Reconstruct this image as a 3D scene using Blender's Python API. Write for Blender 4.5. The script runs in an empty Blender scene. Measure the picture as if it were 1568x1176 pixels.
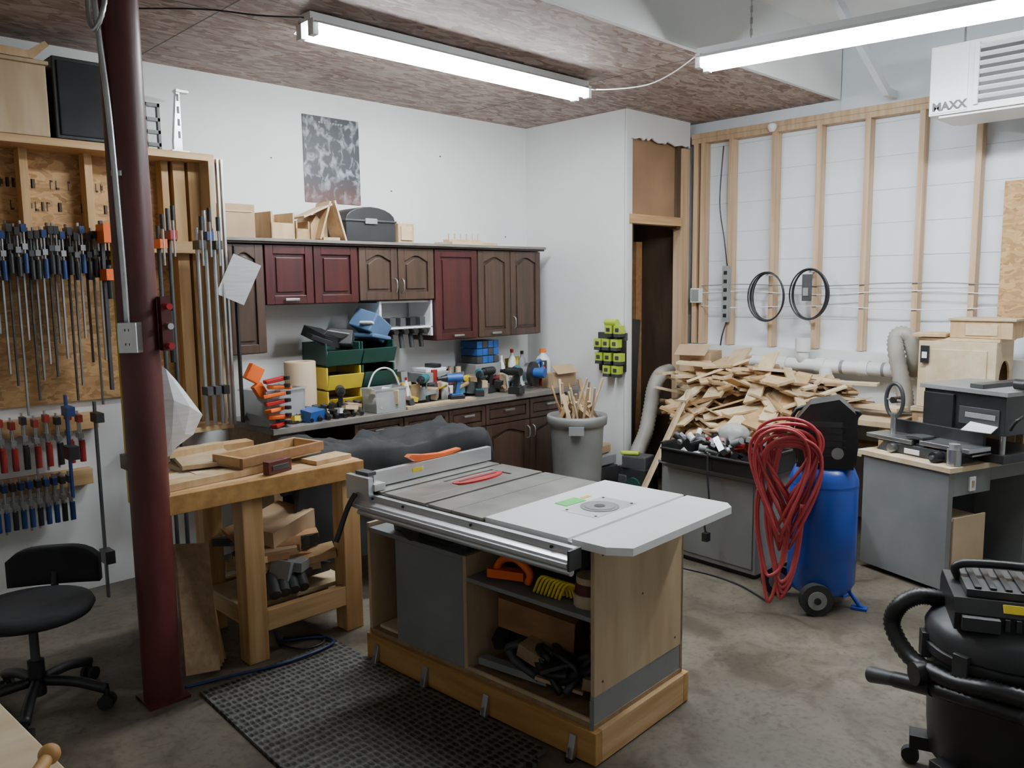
import bpy, bmesh, math, random
from mathutils import Matrix, Vector, Euler
import mathutils.noise as mn
random.seed(7)
R=random.random
def U(a,b): return a+(b-a)*random.random()
# ---------------------------------------------------------------- materials
def M(name,c1,c2=None,rough=.6,metal=0.,sc=(6,6,6),lo=.35,hi=.65,bump=0.,tex='noise',emit=0.,trans=0.,alpha=1.,det=5.,spec=None):
    m=bpy.data.materials.new(name);m.use_nodes=True;nt=m.node_tree;N=nt.nodes;L=nt.links
    b=N['Principled BSDF'];b.inputs['Roughness'].default_value=rough;b.inputs['Metallic'].default_value=metal
    if c2 is None: c2=tuple(max(0,x*.8) for x in c1)
    tc=N.new('ShaderNodeTexCoord');mp=N.new('ShaderNodeMapping');mp.inputs['Scale'].default_value=sc
    L.new(tc.outputs['Object'],mp.inputs['Vector'])
    if tex=='noise':
        t=N.new('ShaderNodeTexNoise');t.inputs['Scale'].default_value=1;t.inputs['Detail'].default_value=det
        L.new(mp.outputs[0],t.inputs['Vector']);out=t.outputs['Fac']
    elif tex=='osb':
        n=N.new('ShaderNodeTexNoise');n.inputs['Scale'].default_value=.35;n.inputs['Detail'].default_value=2
        L.new(mp.outputs[0],n.inputs['Vector'])
        mx=N.new('ShaderNodeVectorMath');mx.operation='MULTIPLY_ADD';mx.inputs[1].default_value=(5,5,5)
        L.new(n.outputs['Color'],mx.inputs[0]);L.new(mp.outputs[0],mx.inputs[2])
        t=N.new('ShaderNodeTexVoronoi');t.inputs['Scale'].default_value=1
        L.new(mx.outputs[0],t.inputs['Vector'])
        s=N.new('ShaderNodeSeparateColor');L.new(t.outputs['Color'],s.inputs[0]);out=s.outputs[0]
    elif tex=='mat':
        t=N.new('ShaderNodeTexVoronoi');t.inputs['Scale'].default_value=1;t.inputs['Randomness'].default_value=.25
        L.new(mp.outputs[0],t.inputs['Vector']);out=t.outputs['Distance']
    cr=N.new('ShaderNodeValToRGB');e=cr.color_ramp.elements
    e[0].position=lo;e[0].color=(*c1,1);e[1].position=hi;e[1].color=(*c2,1)
    L.new(out,cr.inputs['Fac']);L.new(cr.outputs[0],b.inputs['Base Color'])
    if bump:
        bp=N.new('ShaderNodeBump');bp.inputs['Strength'].default_value=min(1,bump);bp.inputs['Distance'].default_value=.01
        L.new(out,bp.inputs['Height']);L.new(bp.outputs[0],b.inputs['Normal'])
    if emit:
        b.inputs['Emission Color'].default_value=(*c1,1);b.inputs['Emission Strength'].default_value=emit
    if trans: b.inputs['Transmission Weight'].default_value=trans
    if alpha<1: b.inputs['Alpha'].default_value=alpha
    return m
white=M('white_paint',(.80,.81,.80),(.73,.74,.73),.75,sc=(1.2,1.2,1.2))
whiteup=M('white_pale',(.72,.76,.80),(.64,.69,.73),.8,sc=(1,1,1))
foam=M('foam_panel',(.80,.84,.88),(.71,.76,.81),.7,sc=(1.5,1.5,1.5))
seam=M('foam_seam',(.56,.60,.65),None,.8)
concrete=bpy.data.materials.new('concrete');concrete.use_nodes=True
nt=concrete.node_tree;N=nt.nodes;L=nt.links;bs=N['Principled BSDF'];bs.inputs['Roughness'].default_value=.5
tc=N.new('ShaderNodeTexCoord')
def nz_(s,d,dist=0):
    n=N.new('ShaderNodeTexNoise');n.inputs['Scale'].default_value=s;n.inputs['Detail'].default_value=d;n.inputs['Distortion'].default_value=dist;L.new(tc.outputs['Object'],n.inputs['Vector']);return n
def ramp_(o,p0,c0,p1,c1):
    c=N.new('ShaderNodeValToRGB');c.color_ramp.elements[0].position=p0;c.color_ramp.elements[0].color=(*c0,1);c.color_ramp.elements[1].position=p1;c.color_ramp.elements[1].color=(*c1,1);L.new(o,c.inputs[0]);return c
def mul_(a,b_,f=1):
    m=N.new('ShaderNodeMixRGB');m.blend_type='MULTIPLY';m.inputs[0].default_value=f;L.new(a,m.inputs[1]);L.new(b_,m.inputs[2]);return m
a1=ramp_(nz_(1.3,8,.6).outputs[0],.32,(.085,.072,.052),.70,(.170,.146,.108))
a2=ramp_(nz_(5,10,1.2).outputs[0],.36,(.55,.52,.48),.52,(1,1,1))
a3=ramp_(nz_(38,5).outputs[0],.30,(.62,.60,.56),.50,(1,1,1))
a4=ramp_(nz_(11,8,2.0).outputs[0],.28,(.38,.35,.32),.40,(1,1,1))
mm=mul_(mul_(mul_(a1.outputs[0],a2.outputs[0],.75).outputs[0],a3.outputs[0],.8).outputs[0],a4.outputs[0],.7)
L.new(mm.outputs[0],bs.inputs['Base Color'])
rr_=ramp_(nz_(2.5,6).outputs[0],.3,(.30,.30,.30),.7,(.62,.62,.62));L.new(rr_.outputs[0],bs.inputs['Roughness'])
ceilosb=M('ceiling_osb',(.19,.115,.09),(.46,.37,.33),.65,tex='osb',sc=(13,34,10),lo=.0,hi=1,bump=.08)
osb=M('osb_board',(.30,.16,.055),(.56,.34,.15),.7,tex='osb',sc=(22,22,48),lo=0,hi=1,bump=.1)
woodX=M('pine_x',(.60,.40,.20),(.46,.27,.11),.6,sc=(1.5,28,28),bump=.05)
woodY=M('pine_y',(.60,.40,.20),(.46,.27,.11),.6,sc=(28,1.5,28),bump=.05)
woodZ=M('pine_z',(.58,.37,.17),(.42,.24,.09),.6,sc=(28,28,1.5),bump=.05)
studm=M('stud_wood',(.60,.43,.27),(.46,.30,.17),.6,sc=(28,28,1.2),bump=.05)
orangew=M('stained_pine',(.50,.28,.09),(.36,.18,.05),.6,sc=(20,2,20))
plyw=M('plywood',(.56,.43,.27),(.43,.31,.18),.6,sc=(9,9,1.6),bump=.03)
plyl=M('plywood_light',(.70,.57,.39),(.58,.44,.27),.6,sc=(3,14,14))
plyd=M('particle_board',(.34,.22,.12),(.24,.15,.075),.7,sc=(30,30,30))
w1=M('scrap_a',(.60,.43,.25),(.48,.31,.15),.65,sc=(20,20,4))
w2=M('scrap_b',(.70,.55,.36),(.58,.42,.24),.65,sc=(4,20,20))
w3=M('scrap_c',(.48,.31,.15),(.38,.23,.10),.65,sc=(20,4,20))
w4=M('scrap_d',(.33,.17,.07),(.24,.12,.05),.65,sc=(20,4,20))
cherry=M('cabinet_cherry',(.060,.0125,.012),(.038,.009,.009),.30,sc=(20,20,2))
walnut=M('cabinet_walnut',(.066,.037,.024),(.040,.023,.015),.36,sc=(30,30,2))
cardb=M('cardboard',(.46,.32,.19),(.39,.26,.15),.8)
kraft=M('kraft_panel',(.36,.22,.12),(.28,.17,.09),.8,sc=(3,3,3))
blk=M('black_plastic',(.012,.012,.013),(.02,.02,.021),.4)
blkc=M('black_cloth',(.010,.010,.011),(.022,.022,.024),.85,sc=(4,4,4),bump=.3)
rub=M('rubber',(.014,.014,.014),(.03,.03,.03),.75)
dkg=M('dark_grey',(.05,.052,.055),(.035,.036,.04),.45)
greyp=M('grey_paint',(.23,.235,.235),(.18,.185,.185),.5,sc=(3,3,3))
greyc=M('grey_plastic',(.27,.275,.27),(.21,.215,.21),.55,sc=(4,4,4))
steel=M('steel',(.55,.56,.57),(.42,.43,.44),.3,metal=.9,sc=(8,8,8))
alu=M('aluminium',(.72,.73,.74),(.60,.61,.62),.35,metal=.75,sc=(3,3,3))
iron=M('cast_iron',(.34,.33,.30),(.19,.18,.16),.34,metal=.7,sc=(5,5,5),lo=.3,hi=.7,det=8)
lam=M('white_laminate',(.88,.88,.88),(.82,.82,.82),.35,sc=(2,2,2))
mdf=M('counter_grey',(.20,.18,.16),(.14,.125,.11),.5,sc=(5,5,5))
redp=M('post_red',(.115,.022,.02),(.070,.014,.013),.42,sc=(5,5,2))
red=M('red',(.45,.02,.02),(.35,.015,.015),.4)
redd=M('clamp_red',(.28,.018,.015),(.2,.014,.012),.4)
redh=M('red_hose',(.52,.07,.08),(.40,.045,.055),.4)
orange=M('orange',(.85,.16,.02),(.75,.12,.015),.4)
blue=M('tank_blue',(.018,.07,.42),(.014,.055,.33),.3)
bluet=M('tool_blue',(.02,.10,.35),(.015,.08,.28),.4)
navy=M('clamp_navy',(.012,.035,.13),(.010,.028,.10),.4)
teal=M('teal',(.03,.18,.22),(.02,.13,.17),.4)
lblue=M('light_blue',(.09,.17,.30),(.07,.13,.24),.6)
green=M('bin_green',(.010,.060,.042),(.008,.048,.034),.5)
yel=M('yellow',(.80,.62,.04),(.7,.52,.03),.45)
neon=M('neon_green',(.42,.55,.05),(.33,.45,.04),.45)
lime=M('green_sticker',(.08,.65,.12),(.06,.55,.1),.5)
paper=M('paper',(.74,.74,.76),(.62,.62,.64),.8,sc=(3,3,60))
pvc=M('pvc',(.74,.75,.74),(.66,.67,.67),.4)
clearp=M('clear_plastic',(.55,.57,.57),(.48,.50,.50),.25,alpha=.55)
flex=M('flex_duct',(.36,.34,.30),(.28,.26,.23),.5)
tan=M('tan',(.55,.42,.28),(.48,.36,.23),.7)
matm=M('floor_mat',(.010,.010,.010),(.10,.095,.085),.55,tex='mat',sc=(40,24,1),lo=.30,hi=.48,bump=.7)
tubeE=M('fluorescent_glow',(.90,.96,1.0),(.90,.96,1.0),emit=100.)
enam=M('white_enamel',(.85,.86,.86),(.8,.81,.81),.4)
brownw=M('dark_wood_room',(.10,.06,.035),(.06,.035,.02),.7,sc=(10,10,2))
poster=bpy.data.materials.new('poster_print');poster.use_nodes=True
nt=poster.node_tree;N=nt.nodes;L=nt.links;bs=N['Principled BSDF'];bs.inputs['Roughness'].default_value=.45
tc=N.new('ShaderNodeTexCoord');mp=N.new('ShaderNodeMapping');mp.inputs['Scale'].default_value=(17,1,13);L.new(tc.outputs['Object'],mp.inputs[0])
nz=N.new('ShaderNodeTexNoise');nz.inputs['Scale'].default_value=1;nz.inputs['Detail'].default_value=9;nz.inputs['Distortion'].default_value=.7;L.new(mp.outputs[0],nz.inputs[0])
cr=N.new('ShaderNodeValToRGB');cr.color_ramp.elements[0].position=.48;cr.color_ramp.elements[0].color=(.016,.018,.024,1);cr.color_ramp.elements[1].position=.74;cr.color_ramp.elements[1].color=(.42,.44,.48,1);L.new(nz.outputs[0],cr.inputs[0])
sp=N.new('ShaderNodeSeparateXYZ');L.new(tc.outputs['Object'],sp.inputs[0])
mr=N.new('ShaderNodeMapRange');mr.inputs[1].default_value=.17;mr.inputs[2].default_value=0.0;mr.inputs[4].default_value=.75;L.new(sp.outputs[2],mr.inputs[0])
mx=N.new('ShaderNodeMixRGB');mx.inputs[2].default_value=(.12,.032,.02,1);L.new(mr.outputs[0],mx.inputs[0]);L.new(cr.outputs[0],mx.inputs[1]);L.new(mx.outputs[0],bs.inputs['Base Color'])
# ---------------------------------------------------------------- builder
class B:
    def __init__(s,T=None): s.bm=bmesh.new();s.mats=[];s.T=T or Matrix()
    def mi(s,m):
        if m not in s.mats: s.mats.append(m)
        return s.mats.index(m)
    def add(s,vs,fs,m,sm=False,T=None):
        X=s.T@T if T is not None else s.T
        v=[s.bm.verts.new(X@Vector(p)) for p in vs];i=s.mi(m)
        for f in fs:
            try: q=s.bm.faces.new([v[k] for k in f])
            except ValueError: continue
            q.material_index=i;q.smooth=bool(sm)
    def box(s,x0,x1,y0,y1,z0,z1,m,T=None):
        vs=[(x,y,z) for x in(x0,x1) for y in(y0,y1) for z in(z0,z1)]
        s.add(vs,[(0,1,3,2),(4,6,7,5),(0,4,5,1),(2,3,7,6),(0,2,6,4),(1,5,7,3)],m,T=T)
    def ob(s,c,sz,rot,m):
        T=Matrix.Translation(c)@Euler([math.radians(a) for a in rot]).to_matrix().to_4x4()
        a,b,d=[k/2 for k in sz];s.box(-a,a,-b,b,-d,d,m,T=T)
    def cyl(s,p,q,r,m,r2=None,n=16,cap=True):
        p=Vector(p);q=Vector(q);r2=r if r2 is None else r2
        d=(q-p).normalized();a=d.orthogonal().normalized();b=d.cross(a)
        vs=[];
        for c,rr in((p,r),(q,r2)):
            for i in range(n):
                t=2*math.pi*i/n;vs.append(c+a*rr*math.cos(t)+b*rr*math.sin(t))
        s.add(vs,[(i,(i+1)%n,n+(i+1)%n,n+i) for i in range(n)],m,True)
        if cap:
            s.add(vs[:n],[tuple(range(n-1,-1,-1))],m);s.add(vs[n:],[tuple(range(n))],m)
    def tube(s,pts,r,m,n=8,sub=0,closed=False,corr=0.):
        P=[Vector(p) for p in pts]
        if sub:
            Q=[];k=len(P)
            rng=range(k) if closed else range(k-1)
            for i in rng:
                g=lambda j:P[j%k] if closed else P[min(max(j,0),k-1)]
                a,b,c,d=g(i-1),g(i),g(i+1),g(i+2)
                for j in range(sub):
                    t=j/sub;Q.append(.5*((2*b)+(-a+c)*t+(2*a-5*b+4*c-d)*t*t+(-a+3*b-3*c+d)*t**3))
            if not closed: Q.append(P[-1])
            P=Q
        k=len(P);vs=[];nrm=None
        for i,p in enumerate(P):
            if closed: d=(P[(i+1)%k]-P[i-1]).normalized()
            else: d=(P[min(i+1,k-1)]-P[max(i-1,0)]).normalized()
            if nrm is None: nrm=d.orthogonal().normalized()
            nrm=(nrm-d*nrm.dot(d)).normalized();b=d.cross(nrm)
            rr=r*(1+corr*(i%2))
            for j in range(n):
                t=2*math.pi*j/n;vs.append(p+nrm*rr*math.cos(t)+b*rr*math.sin(t))
        fs=[]
        for i in range(k if closed else k-1):
            for j in range(n):
                a=i*n;c=((i+1)%k)*n;fs.append((a+j,a+(j+1)%n,c+(j+1)%n,c+j))
        if not closed: fs+= [tuple(range(n-1,-1,-1)),tuple((k-1)*n+j for j in range(n))]
        s.add(vs,fs,m,True)
    def lathe(s,c,prof,m,n=32,T=None,sx=1,sy=1):
        vs=[];k=len(prof)
        for r,z in prof:
            for j in range(n):
                t=2*math.pi*j/n;vs.append((c[0]+r*sx*math.cos(t),c[1]+r*sy*math.sin(t),c[2]+z))
        fs=[(i*n+j,i*n+(j+1)%n,(i+1)*n+(j+1)%n,(i+1)*n+j) for i in range(k-1) for j in range(n)]
        s.add(vs,fs,m,True,T=T)
        s.add(vs[:n],[tuple(range(n-1,-1,-1))],m,T=T);s.add(vs[-n:],[tuple(range(n))],m,T=T)
    def ell(s,c,r,m,n=16,T=None):
        pr=[(max(.001,math.sin(math.pi*i/10)),-math.cos(math.pi*i/10)) for i in range(11)]
        vs=[];
        for a,z in pr:
            for j in range(n):
                t=2*math.pi*j/n;vs.append((c[0]+r[0]*a*math.cos(t),c[1]+r[1]*a*math.sin(t),c[2]+r[2]*z))
        fs=[(i*n+j,i*n+(j+1)%n,(i+1)*n+(j+1)%n,(i+1)*n+j) for i in range(10) for j in range(n)]
        s.add(vs,fs,m,True,T=T)
    def prism(s,poly,ax,a0,a1,m,T=None):
        f={'Y':lambda p,a:(p[0],a,p[1]),'X':lambda p,a:(a,p[0],p[1]),'Z':lambda p,a:(p[0],p[1],a)}[ax]
        n=len(poly);vs=[f(p,a0) for p in poly]+[f(p,a1) for p in poly]
        s.add(vs,[tuple(range(n)),tuple(range(2*n-1,n-1,-1))]+[(i,i+n,(i+1)%n+n,(i+1)%n) for i in range(n)],m,T=T)
    def done(s,name,bevel=0.,parent=None):
        bmesh.ops.recalc_face_normals(s.bm,faces=s.bm.faces)
        me=bpy.data.meshes.new(name);
        xs=[v.co for v in s.bm.verts]
        c=Vector(((min(v.x for v in xs)+max(v.x for v in xs))/2,(min(v.y for v in xs)+max(v.y for v in xs))/2,min(v.z for v in xs)))
        for v in s.bm.verts: v.co-=c
        s.bm.to_mesh(me);s.bm.free()
        for m in s.mats: me.materials.append(m)
        o=bpy.data.objects.new(name,me);o.location=c;bpy.context.collection.objects.link(o)
        if bevel:
            md=o.modifiers.new('bevel','BEVEL');md.width=bevel;md.segments=2;md.limit_method='ANGLE';md.angle_limit=math.radians(50)
        return o
def rotT(cx,cy,deg,z=0): return Matrix.Translation((cx,cy,z))@Matrix.Rotation(math.radians(deg),4,'Z')
def rotAbout(cx,cy,deg): return Matrix.Translation((cx,cy,0))@Matrix.Rotation(math.radians(deg),4,'Z')@Matrix.Translation((-cx,-cy,0))
def simple(name,x0,x1,y0,y1,z0,z1,m):
    b=B();b.box(x0,x1,y0,y1,z0,z1,m);return b.done(name)
# ---------------------------------------------------------------- room
YW=5.07;XC=5.165;YR=3.98;XS=6.04;YE=2.758;ZC=3.08
simple('floor',-1.6,6.3,-2.1,5.2,-.1,0,concrete)
simple('wall_left',-1.6,6.3,YW,YW+.1,0,3.6,white)
simple('wall_return',XC,XC+.1,YR+.02,YW-.001,0,ZC-.001,white)
simple('wall_rear',-1.6,-1.5,-2,YW,0,3.6,white)
simple('wall_near',-1.6,6.3,-2.1,-2.0,0,3.6,white)
simple('ceiling_osb',-1.6,6.3,YE,5.2,ZC,ZC+.08,ceilosb)
simple('ceiling',-1.6,6.3,-2.1,YE,3.5,3.6,white)
simple('trim_fascia',-1.6,6.09,YE-.03,YE,ZC-.01,3.5,white)
b=B();b.box(-1.5,6.0,3.93,3.935,ZC-.0015,ZC-.0002,dkg);b.box(1.9,1.904,YE,YW,ZC-.0015,ZC-.0002,dkg);b.box(4.34,4.344,YE,YW,ZC-.0015,ZC-.0002,dkg);b.done('trim_ceiling_joints')
b=B()
rag=[(XC,3.079),(XC,2.0),(5.20,2.0),(5.20,2.86)]
x=5.20
while x<6.0:
    x+=U(.02,.06);rag.append((min(x,6.02),2.88+U(-.018,.018)))
rag+=[(6.03,2.87),(6.03,3.079)]
b.prism(rag,'Y',YR,YR+.015,white)
b.box(XC,5.20,YR,YR+.015,0,2.0,white)
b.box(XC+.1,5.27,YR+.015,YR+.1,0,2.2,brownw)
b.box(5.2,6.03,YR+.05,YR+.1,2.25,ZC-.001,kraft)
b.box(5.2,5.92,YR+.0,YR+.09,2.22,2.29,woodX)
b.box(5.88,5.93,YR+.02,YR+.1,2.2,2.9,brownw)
b.box(5.93,6.03,YR+.0,YR+.09,0,2.86,studm)
b.done('wall_doorway')
b=B()
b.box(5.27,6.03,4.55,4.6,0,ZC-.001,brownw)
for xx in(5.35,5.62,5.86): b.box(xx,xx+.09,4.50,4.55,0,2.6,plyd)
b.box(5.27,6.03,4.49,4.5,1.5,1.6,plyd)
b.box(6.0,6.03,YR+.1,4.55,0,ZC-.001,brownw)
b.box(5.72,5.80,4.3,4.36,0,2.1,w4)
b.ob((5.55,4.3,.8),(.25,.12,1.3),(0,6,10),dkg)
b.done('wall_closet')
simple('wall_right',6.131,6.3,-2,YW-.001,0,3.499,foam)
b=B()
for i in range(8):
    z=1.22+i*.235;b.box(6.1275,6.1305,-2,3.98,z,z+.003,seam)
b.done('trim_foam_seams')
b=B()
for y in (3.93,3.86): b.box(XS,6.127,y-.02,y+.02,1.23,2.9,studm)
for y in (3.60,3.22,2.86,2.50,2.13,1.77,1.40,1.03,.66,.29,-.1,-.5): b.box(XS,6.127,y-.019,y+.019,1.23,2.9,studm)
b.box(XS,6.127,-1.99,3.97,2.9,2.94,studm);b.box(XS-.005,6.127,-1.99,3.97,2.94,2.98,studm)
b.done('stud_framing',.002)
simple('wall_knee',5.99,6.13,-2,3.96,0,1.225,white)
simple('wall_upper_right',6.10,6.13,-2,YE-.03,2.985,3.499,whiteup)
b=B();b.box(6.015,6.037,.3,1.60,1.5,2.37,osb);b.done('osb_panel')
b=B();b.prism([(4.9,3.495),(5.05,3.495),(5.9,3.05),(6.04,3.05),(6.04,3.0),(5.88,3.0)],'Y',2.3,2.34,whiteup);b.done('ceiling_brace')
b=B()
for x_,z_ in((3.72,2.45),(4.9,2.15),(2.75,2.6),(4.2,2.75)): b.box(x_,x_+.012,YW-.004,YW-.001,z_,z_+.008,dkg)
b.done('wall_screws')
# ---------------------------------------------------------------- fixtures
def fixture(name,p,q,z,ztop):
    p=Vector((*p,0));q=Vector((*q,0));l=(q-p).length;a=math.degrees(math.atan2(q.y-p.y,q.x-p.x))
    b=B(rotT(p.x,p.y,a,z))
    b.box(0,l,-.055,.055,.045,.085,enam)
    b.prism([(-.12,.02),(-.055,.05),(.055,.05),(.12,.02),(.12,.016),(.05,.044),(-.05,.044),(-.12,.016)],'X',.01,l-.01,enam)
    for s in(-.055,.055):
        b.cyl((.03,s,0),(l-.03,s,0),.025,tubeE,n=14)
        for e in(.0,l-.03): b.box(e,e+.03,s-.024,s+.024,-.026,.05,enam)
    for t in(.12,.88):
        if ztop-z>.12:
            for k in range(int((ztop-z-.08)/.03)): b.ob((l*t,0,.1+k*.03),(.004,.014,.034),(0,0,90*(k%2)),steel)
        else: b.box(l*t-.02,l*t+.02,-.02,.02,.08,ztop-z,enam)
    return b.done(name)
fixture('fluorescent_light_fixture',(2.2,3.66),(4.27,3.66),2.985,ZC)
fixture('fluorescent_light_fixture',(4.16,2.68),(4.50,.28),2.97,3.5)
b=B();b.tube([(4.27,3.66,3.03),(4.25,3.4,2.98),(4.22,3.1,2.95),(4.2,2.9,2.98),(4.16,2.72,3.03)],.004,enam,n=6,sub=6);b.done('light_power_cord')
b=B();b.tube([(2.2,3.66,3.05),(2.0,3.75,3.04),(1.8,3.9,3.06),(1.5,4.2,3.07)],.004,blk,n=6,sub=6);b.done('ceiling_wire')
# heater
b=B()
x=5.4;b.box(x,x+.45,1.15,1.87,2.73,3.13,enam)
b.box(x-.006,x,1.66,1.86,2.74,3.12,lam)
b.box(x-.004,x,1.17,1.60,2.77,3.10,dkg)
for i in range(7): b.ob((x-.012,1.385,2.80+i*.047),(.035,.43,.006),(0,35,0),enam)
b.box(x-.02,x,1.60,1.625,2.76,3.11,enam)
for yy in(1.3,1.75):
    b.cyl((x+.2,yy,3.13),(x+.2,yy,3.5),.006,steel,n=8)
b.box(x+.02,x+.4,1.2,1.82,2.715,2.73,enam)
heater=b.done('ceiling_unit_heater',.006)
def label(txt,size,mat,loc,rot,par,off=.0025):
    cu=bpy.data.curves.new('label_text','FONT');cu.body=txt;cu.size=size;cu.extrude=.001;cu.offset=off;cu.materials.append(mat)
    t=bpy.data.objects.new('label_text',cu);bpy.context.collection.objects.link(t);t.parent=par
    t.matrix_parent_inverse=Matrix.Translation(-par.location)
    t.matrix_basis=Matrix.Translation(loc)@Euler([math.radians(a) for a in rot]).to_matrix().to_4x4()
label('MAXX',.066,blk,(x-.009,1.85,2.755),(90,0,-90),heater)
# ---------------------------------------------------------------- post
b=B();px,py=1.248,3.449
b.cyl((px,py,.012),(px,py,ZC-.001),.078,redp,n=32)
b.box(px-.085,px+.085,py-.085,py+.085,0,.012,redp);b.box(px-.09,px+.09,py-.09,py+.09,ZC-.012,ZC-.001,redp)
b.done('steel_support_post')
b=B()
b.tube([(px-.062,py-.055,1.62),(px-.065,py-.058,1.9),(px-.075,py-.055,2.4),(px-.09,py-.04,2.75),(px-.10,py-.03,3.07)],.012,steel,n=10,sub=6)
b.tube([(px-.085,py-.05,3.07),(px-.07,py-.09,2.9),(px-.09,py-.1,2.78),(px-.115,py-.07,2.72),(px-.12,py-.04,2.8),(px-.1,py-.03,3.0)],.009,steel,n=8,sub=8,corr=.18)
b.ob((px-.062,py-.075,1.56),(.075,.05,.12),(0,0,-45),steel)
b.ob((px-.077,py-.094,1.56),(.07,.008,.115),(0,0,-45),enam)
for dz in(-.028,.028): 
    b.ob((px-.080,py-.098,1.56+dz),(.034,.004,.03),(0,0,-45),lam)
    for dx in(-.007,.007): b.ob((px-.082+dx*.8,py-.100-dx*.6,1.56+dz+.003),(.003,.003,.01),(0,0,-45),blk)
b.ob((px-.062,py-.05,2.2),(.04,.01,.02),(0,0,-45),steel)
b.done('electrical_outlet_conduit',.002)
b=B()
b.box(px+.06,px+.10,py-.09,py-.05,1.5,1.72,redp)
for z in(1.52,1.6,1.68): b.cyl((px+.08,py-.13,z),(px+.08,py-.07,z),.013,steel if z==1.6 else red,n=10)
b.cyl((px+.10,py-.08,1.45),(px+.10,py-.08,1.66),.010,blk,n=8)
b.done('red_clamp_head')
# ---------------------------------------------------------------- upper cabinets
def door(b,x0,x1,z0,z1,y,m,arch=False,hx=None,pull='v',hz=None):
    g=.004;x0+=g;x1-=g;z0+=g;z1-=g;w=.055 if z1-z0>.2 else .035
    b.box(x0,x0+w,y-.02,y,z0,z1,m);b.box(x1-w,x1,y-.02,y,z0,z1,m);b.box(x0+w,x1-w,y-.02,y,z0,z0+w,m)
    def arc(zb,h): return [(x0+w+(x1-x0-2*w)*i/12, zb+h*max(0,math.sin(math.pi*(i/12)))**1.5) for i in range(13)]
    if arch:
        A=arc(z1-w-.035,.04);b.prism([(x0+w,z1)]+A+[(x1-w,z1)],'Y',y-.02,y,m)
    else: b.box(x0+w,x1-w,y-.02,y,z1-w,z1,m)
    b.box(x0+w,x1-w,y-.006,y,z0+w,z1-w,m)
    i=.022 if z1-z0>.2 else .008
    if arch:
        A=arc(z1-w-.035-i,.04);A=[(x0+w+i+(x1-x0-2*w-2*i)*k/12,p[1]) for k,p in enumerate(A)]
        b.prism([(x0+w+i,z0+w+i)]+A+[(x1-w-i,z0+w+i)],'Y',y-.016,y,m)
    else: b.box(x0+w+i,x1-w-i,y-.016,y,z0+w+i,z1-w-i,m)
    if pull=='h':
        cx=(x0+x1)/2;zz=z0+.028 if hz is None else hz
        b.box(cx-.05,cx+.05,y-.045,y-.035,zz-.008,zz+.008,steel)
        for s in(-.045,.045): b.box(cx+s-.004,cx+s+.004,y-.04,y-.02,zz-.005,zz+.005,steel)
    elif pull=='v':
        zz=z0+.1 if hz is None else hz;hx_=hx
        b.tube([(hx_,y-.02,zz-.05),(hx_,y-.045,zz-.035),(hx_,y-.05,zz),(hx_,y-.045,zz+.035),(hx_,y-.02,zz+.05)],.005,steel,n=8,sub=4)
def cab(name,x0,x1,z0,m,doors,arch,pulls,z1=2.02):
    b=B();b.box(x0,x1,4.77,YW-.001,z0,z1,m)
    b.box(x0+.015,x1-.015,4.765,4.775,z0-.001,z0+.015,m)
    n=doors;w=(x1-x0)/n
    for i in range(n):
        door(b,x0+i*w,x0+(i+1)*w,z0,z1,4.77,m,arch,hx=(x0+(i+1)*w-.03 if i==0 else x0+i*w+.03),pull=pulls[i])
    return b.done(name,.0025)
cab('wall_cabinet',2.24,2.50,1.34,walnut,1,True,['n'])
cab('wall_cabinet',2.505,3.195,1.64,cherry,2,False,['h','n'])
cab('wall_cabinet',3.20,3.86,1.65,walnut,2,True,['v','v'])
cab('wall_cabinet',3.865,4.29,1.34,cherry,1,False,['h'])
cab('wall_cabinet',4.295,5.0,1.34,walnut,2,True,['h','v'])
b=B();b.box(2.24,5.03,4.73,YW-.001,2.022,2.045,walnut);b.box(2.24,5.03,4.71,4.735,2.035,2.055,mdf);b.done('cabinet_top_trim',.003)
b=B()
b.box(3.38,3.86,4.78,5.05,1.44,1.455,lam);b.box(3.38,3.86,4.8,5.05,1.63,1.645,lam)
for x in(3.38,3.84): b.box(x,x+.02,4.78,5.05,1.38,1.645,lam)
for i in range(5):
    x=3.40+i*.09;b.ob((x+.02,4.86,1.49),(.05,.12,.06),(0,0,0),[blk,dkg,dkg,blk,dkg][i])
    b.cyl((x+.02,4.76,1.42),(x+.02,4.86,1.43),.022,blk,n=10);b.cyl((x+.02,4.82,1.30),(x+.02,4.84,1.42),.018,[teal,blk,dkg,dkg,blk][i],n=10)
b.done('drill_storage_shelf',.003)
b=B();b.box(2.997,3.448,YW-.008,YW-.004,2.334,2.919,poster)
for i in range(9): b.box(3.12+i*.022,3.134+i*.022,YW-.010,YW-.008,2.872,2.885,greyp)
b.done('wall_poster')
# ---------------------------------------------------------------- counter
b=B();b.box(2.34,5.12,4.43,YW-.002,.87,.91,mdf)
b.box(2.36,2.42,4.5,YW-.002,0,.87,plyd);b.box(2.42,2.9,4.5,4.55,.0,.1,plyd)
b.done('countertop',.004)
b=B();b.box(2.92,5.0,4.47,YW-.002,.1,.868,walnut);b.box(2.92,5.0,4.52,YW-.002,0,.1,blk)
xs=[2.92,3.32,3.72,4.08,4.55,5.0]
for i in range(5):
    x0,x1=xs[i],xs[i+1]
    door(b,x0,x1,.70,.86,4.47,walnut,False,pull='h',hz=.80)
    door(b,x0,x1,.12,.70,4.47,walnut,True,hx=(x1-.03 if i%2 else x0+.03),pull='v',hz=.6)
b.done('base_cabinet',.0025)
b=B()
for i in range(16): b.ob((U(2.55,2.80),U(4.7,4.9),U(.10,.5)),(U(.1,.2),U(.1,.2),U(.05,.2)),(U(-8,8),U(-8,8),U(0,90)),random.choice([dkg,blk,plyd,greyp,cardb]))
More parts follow.
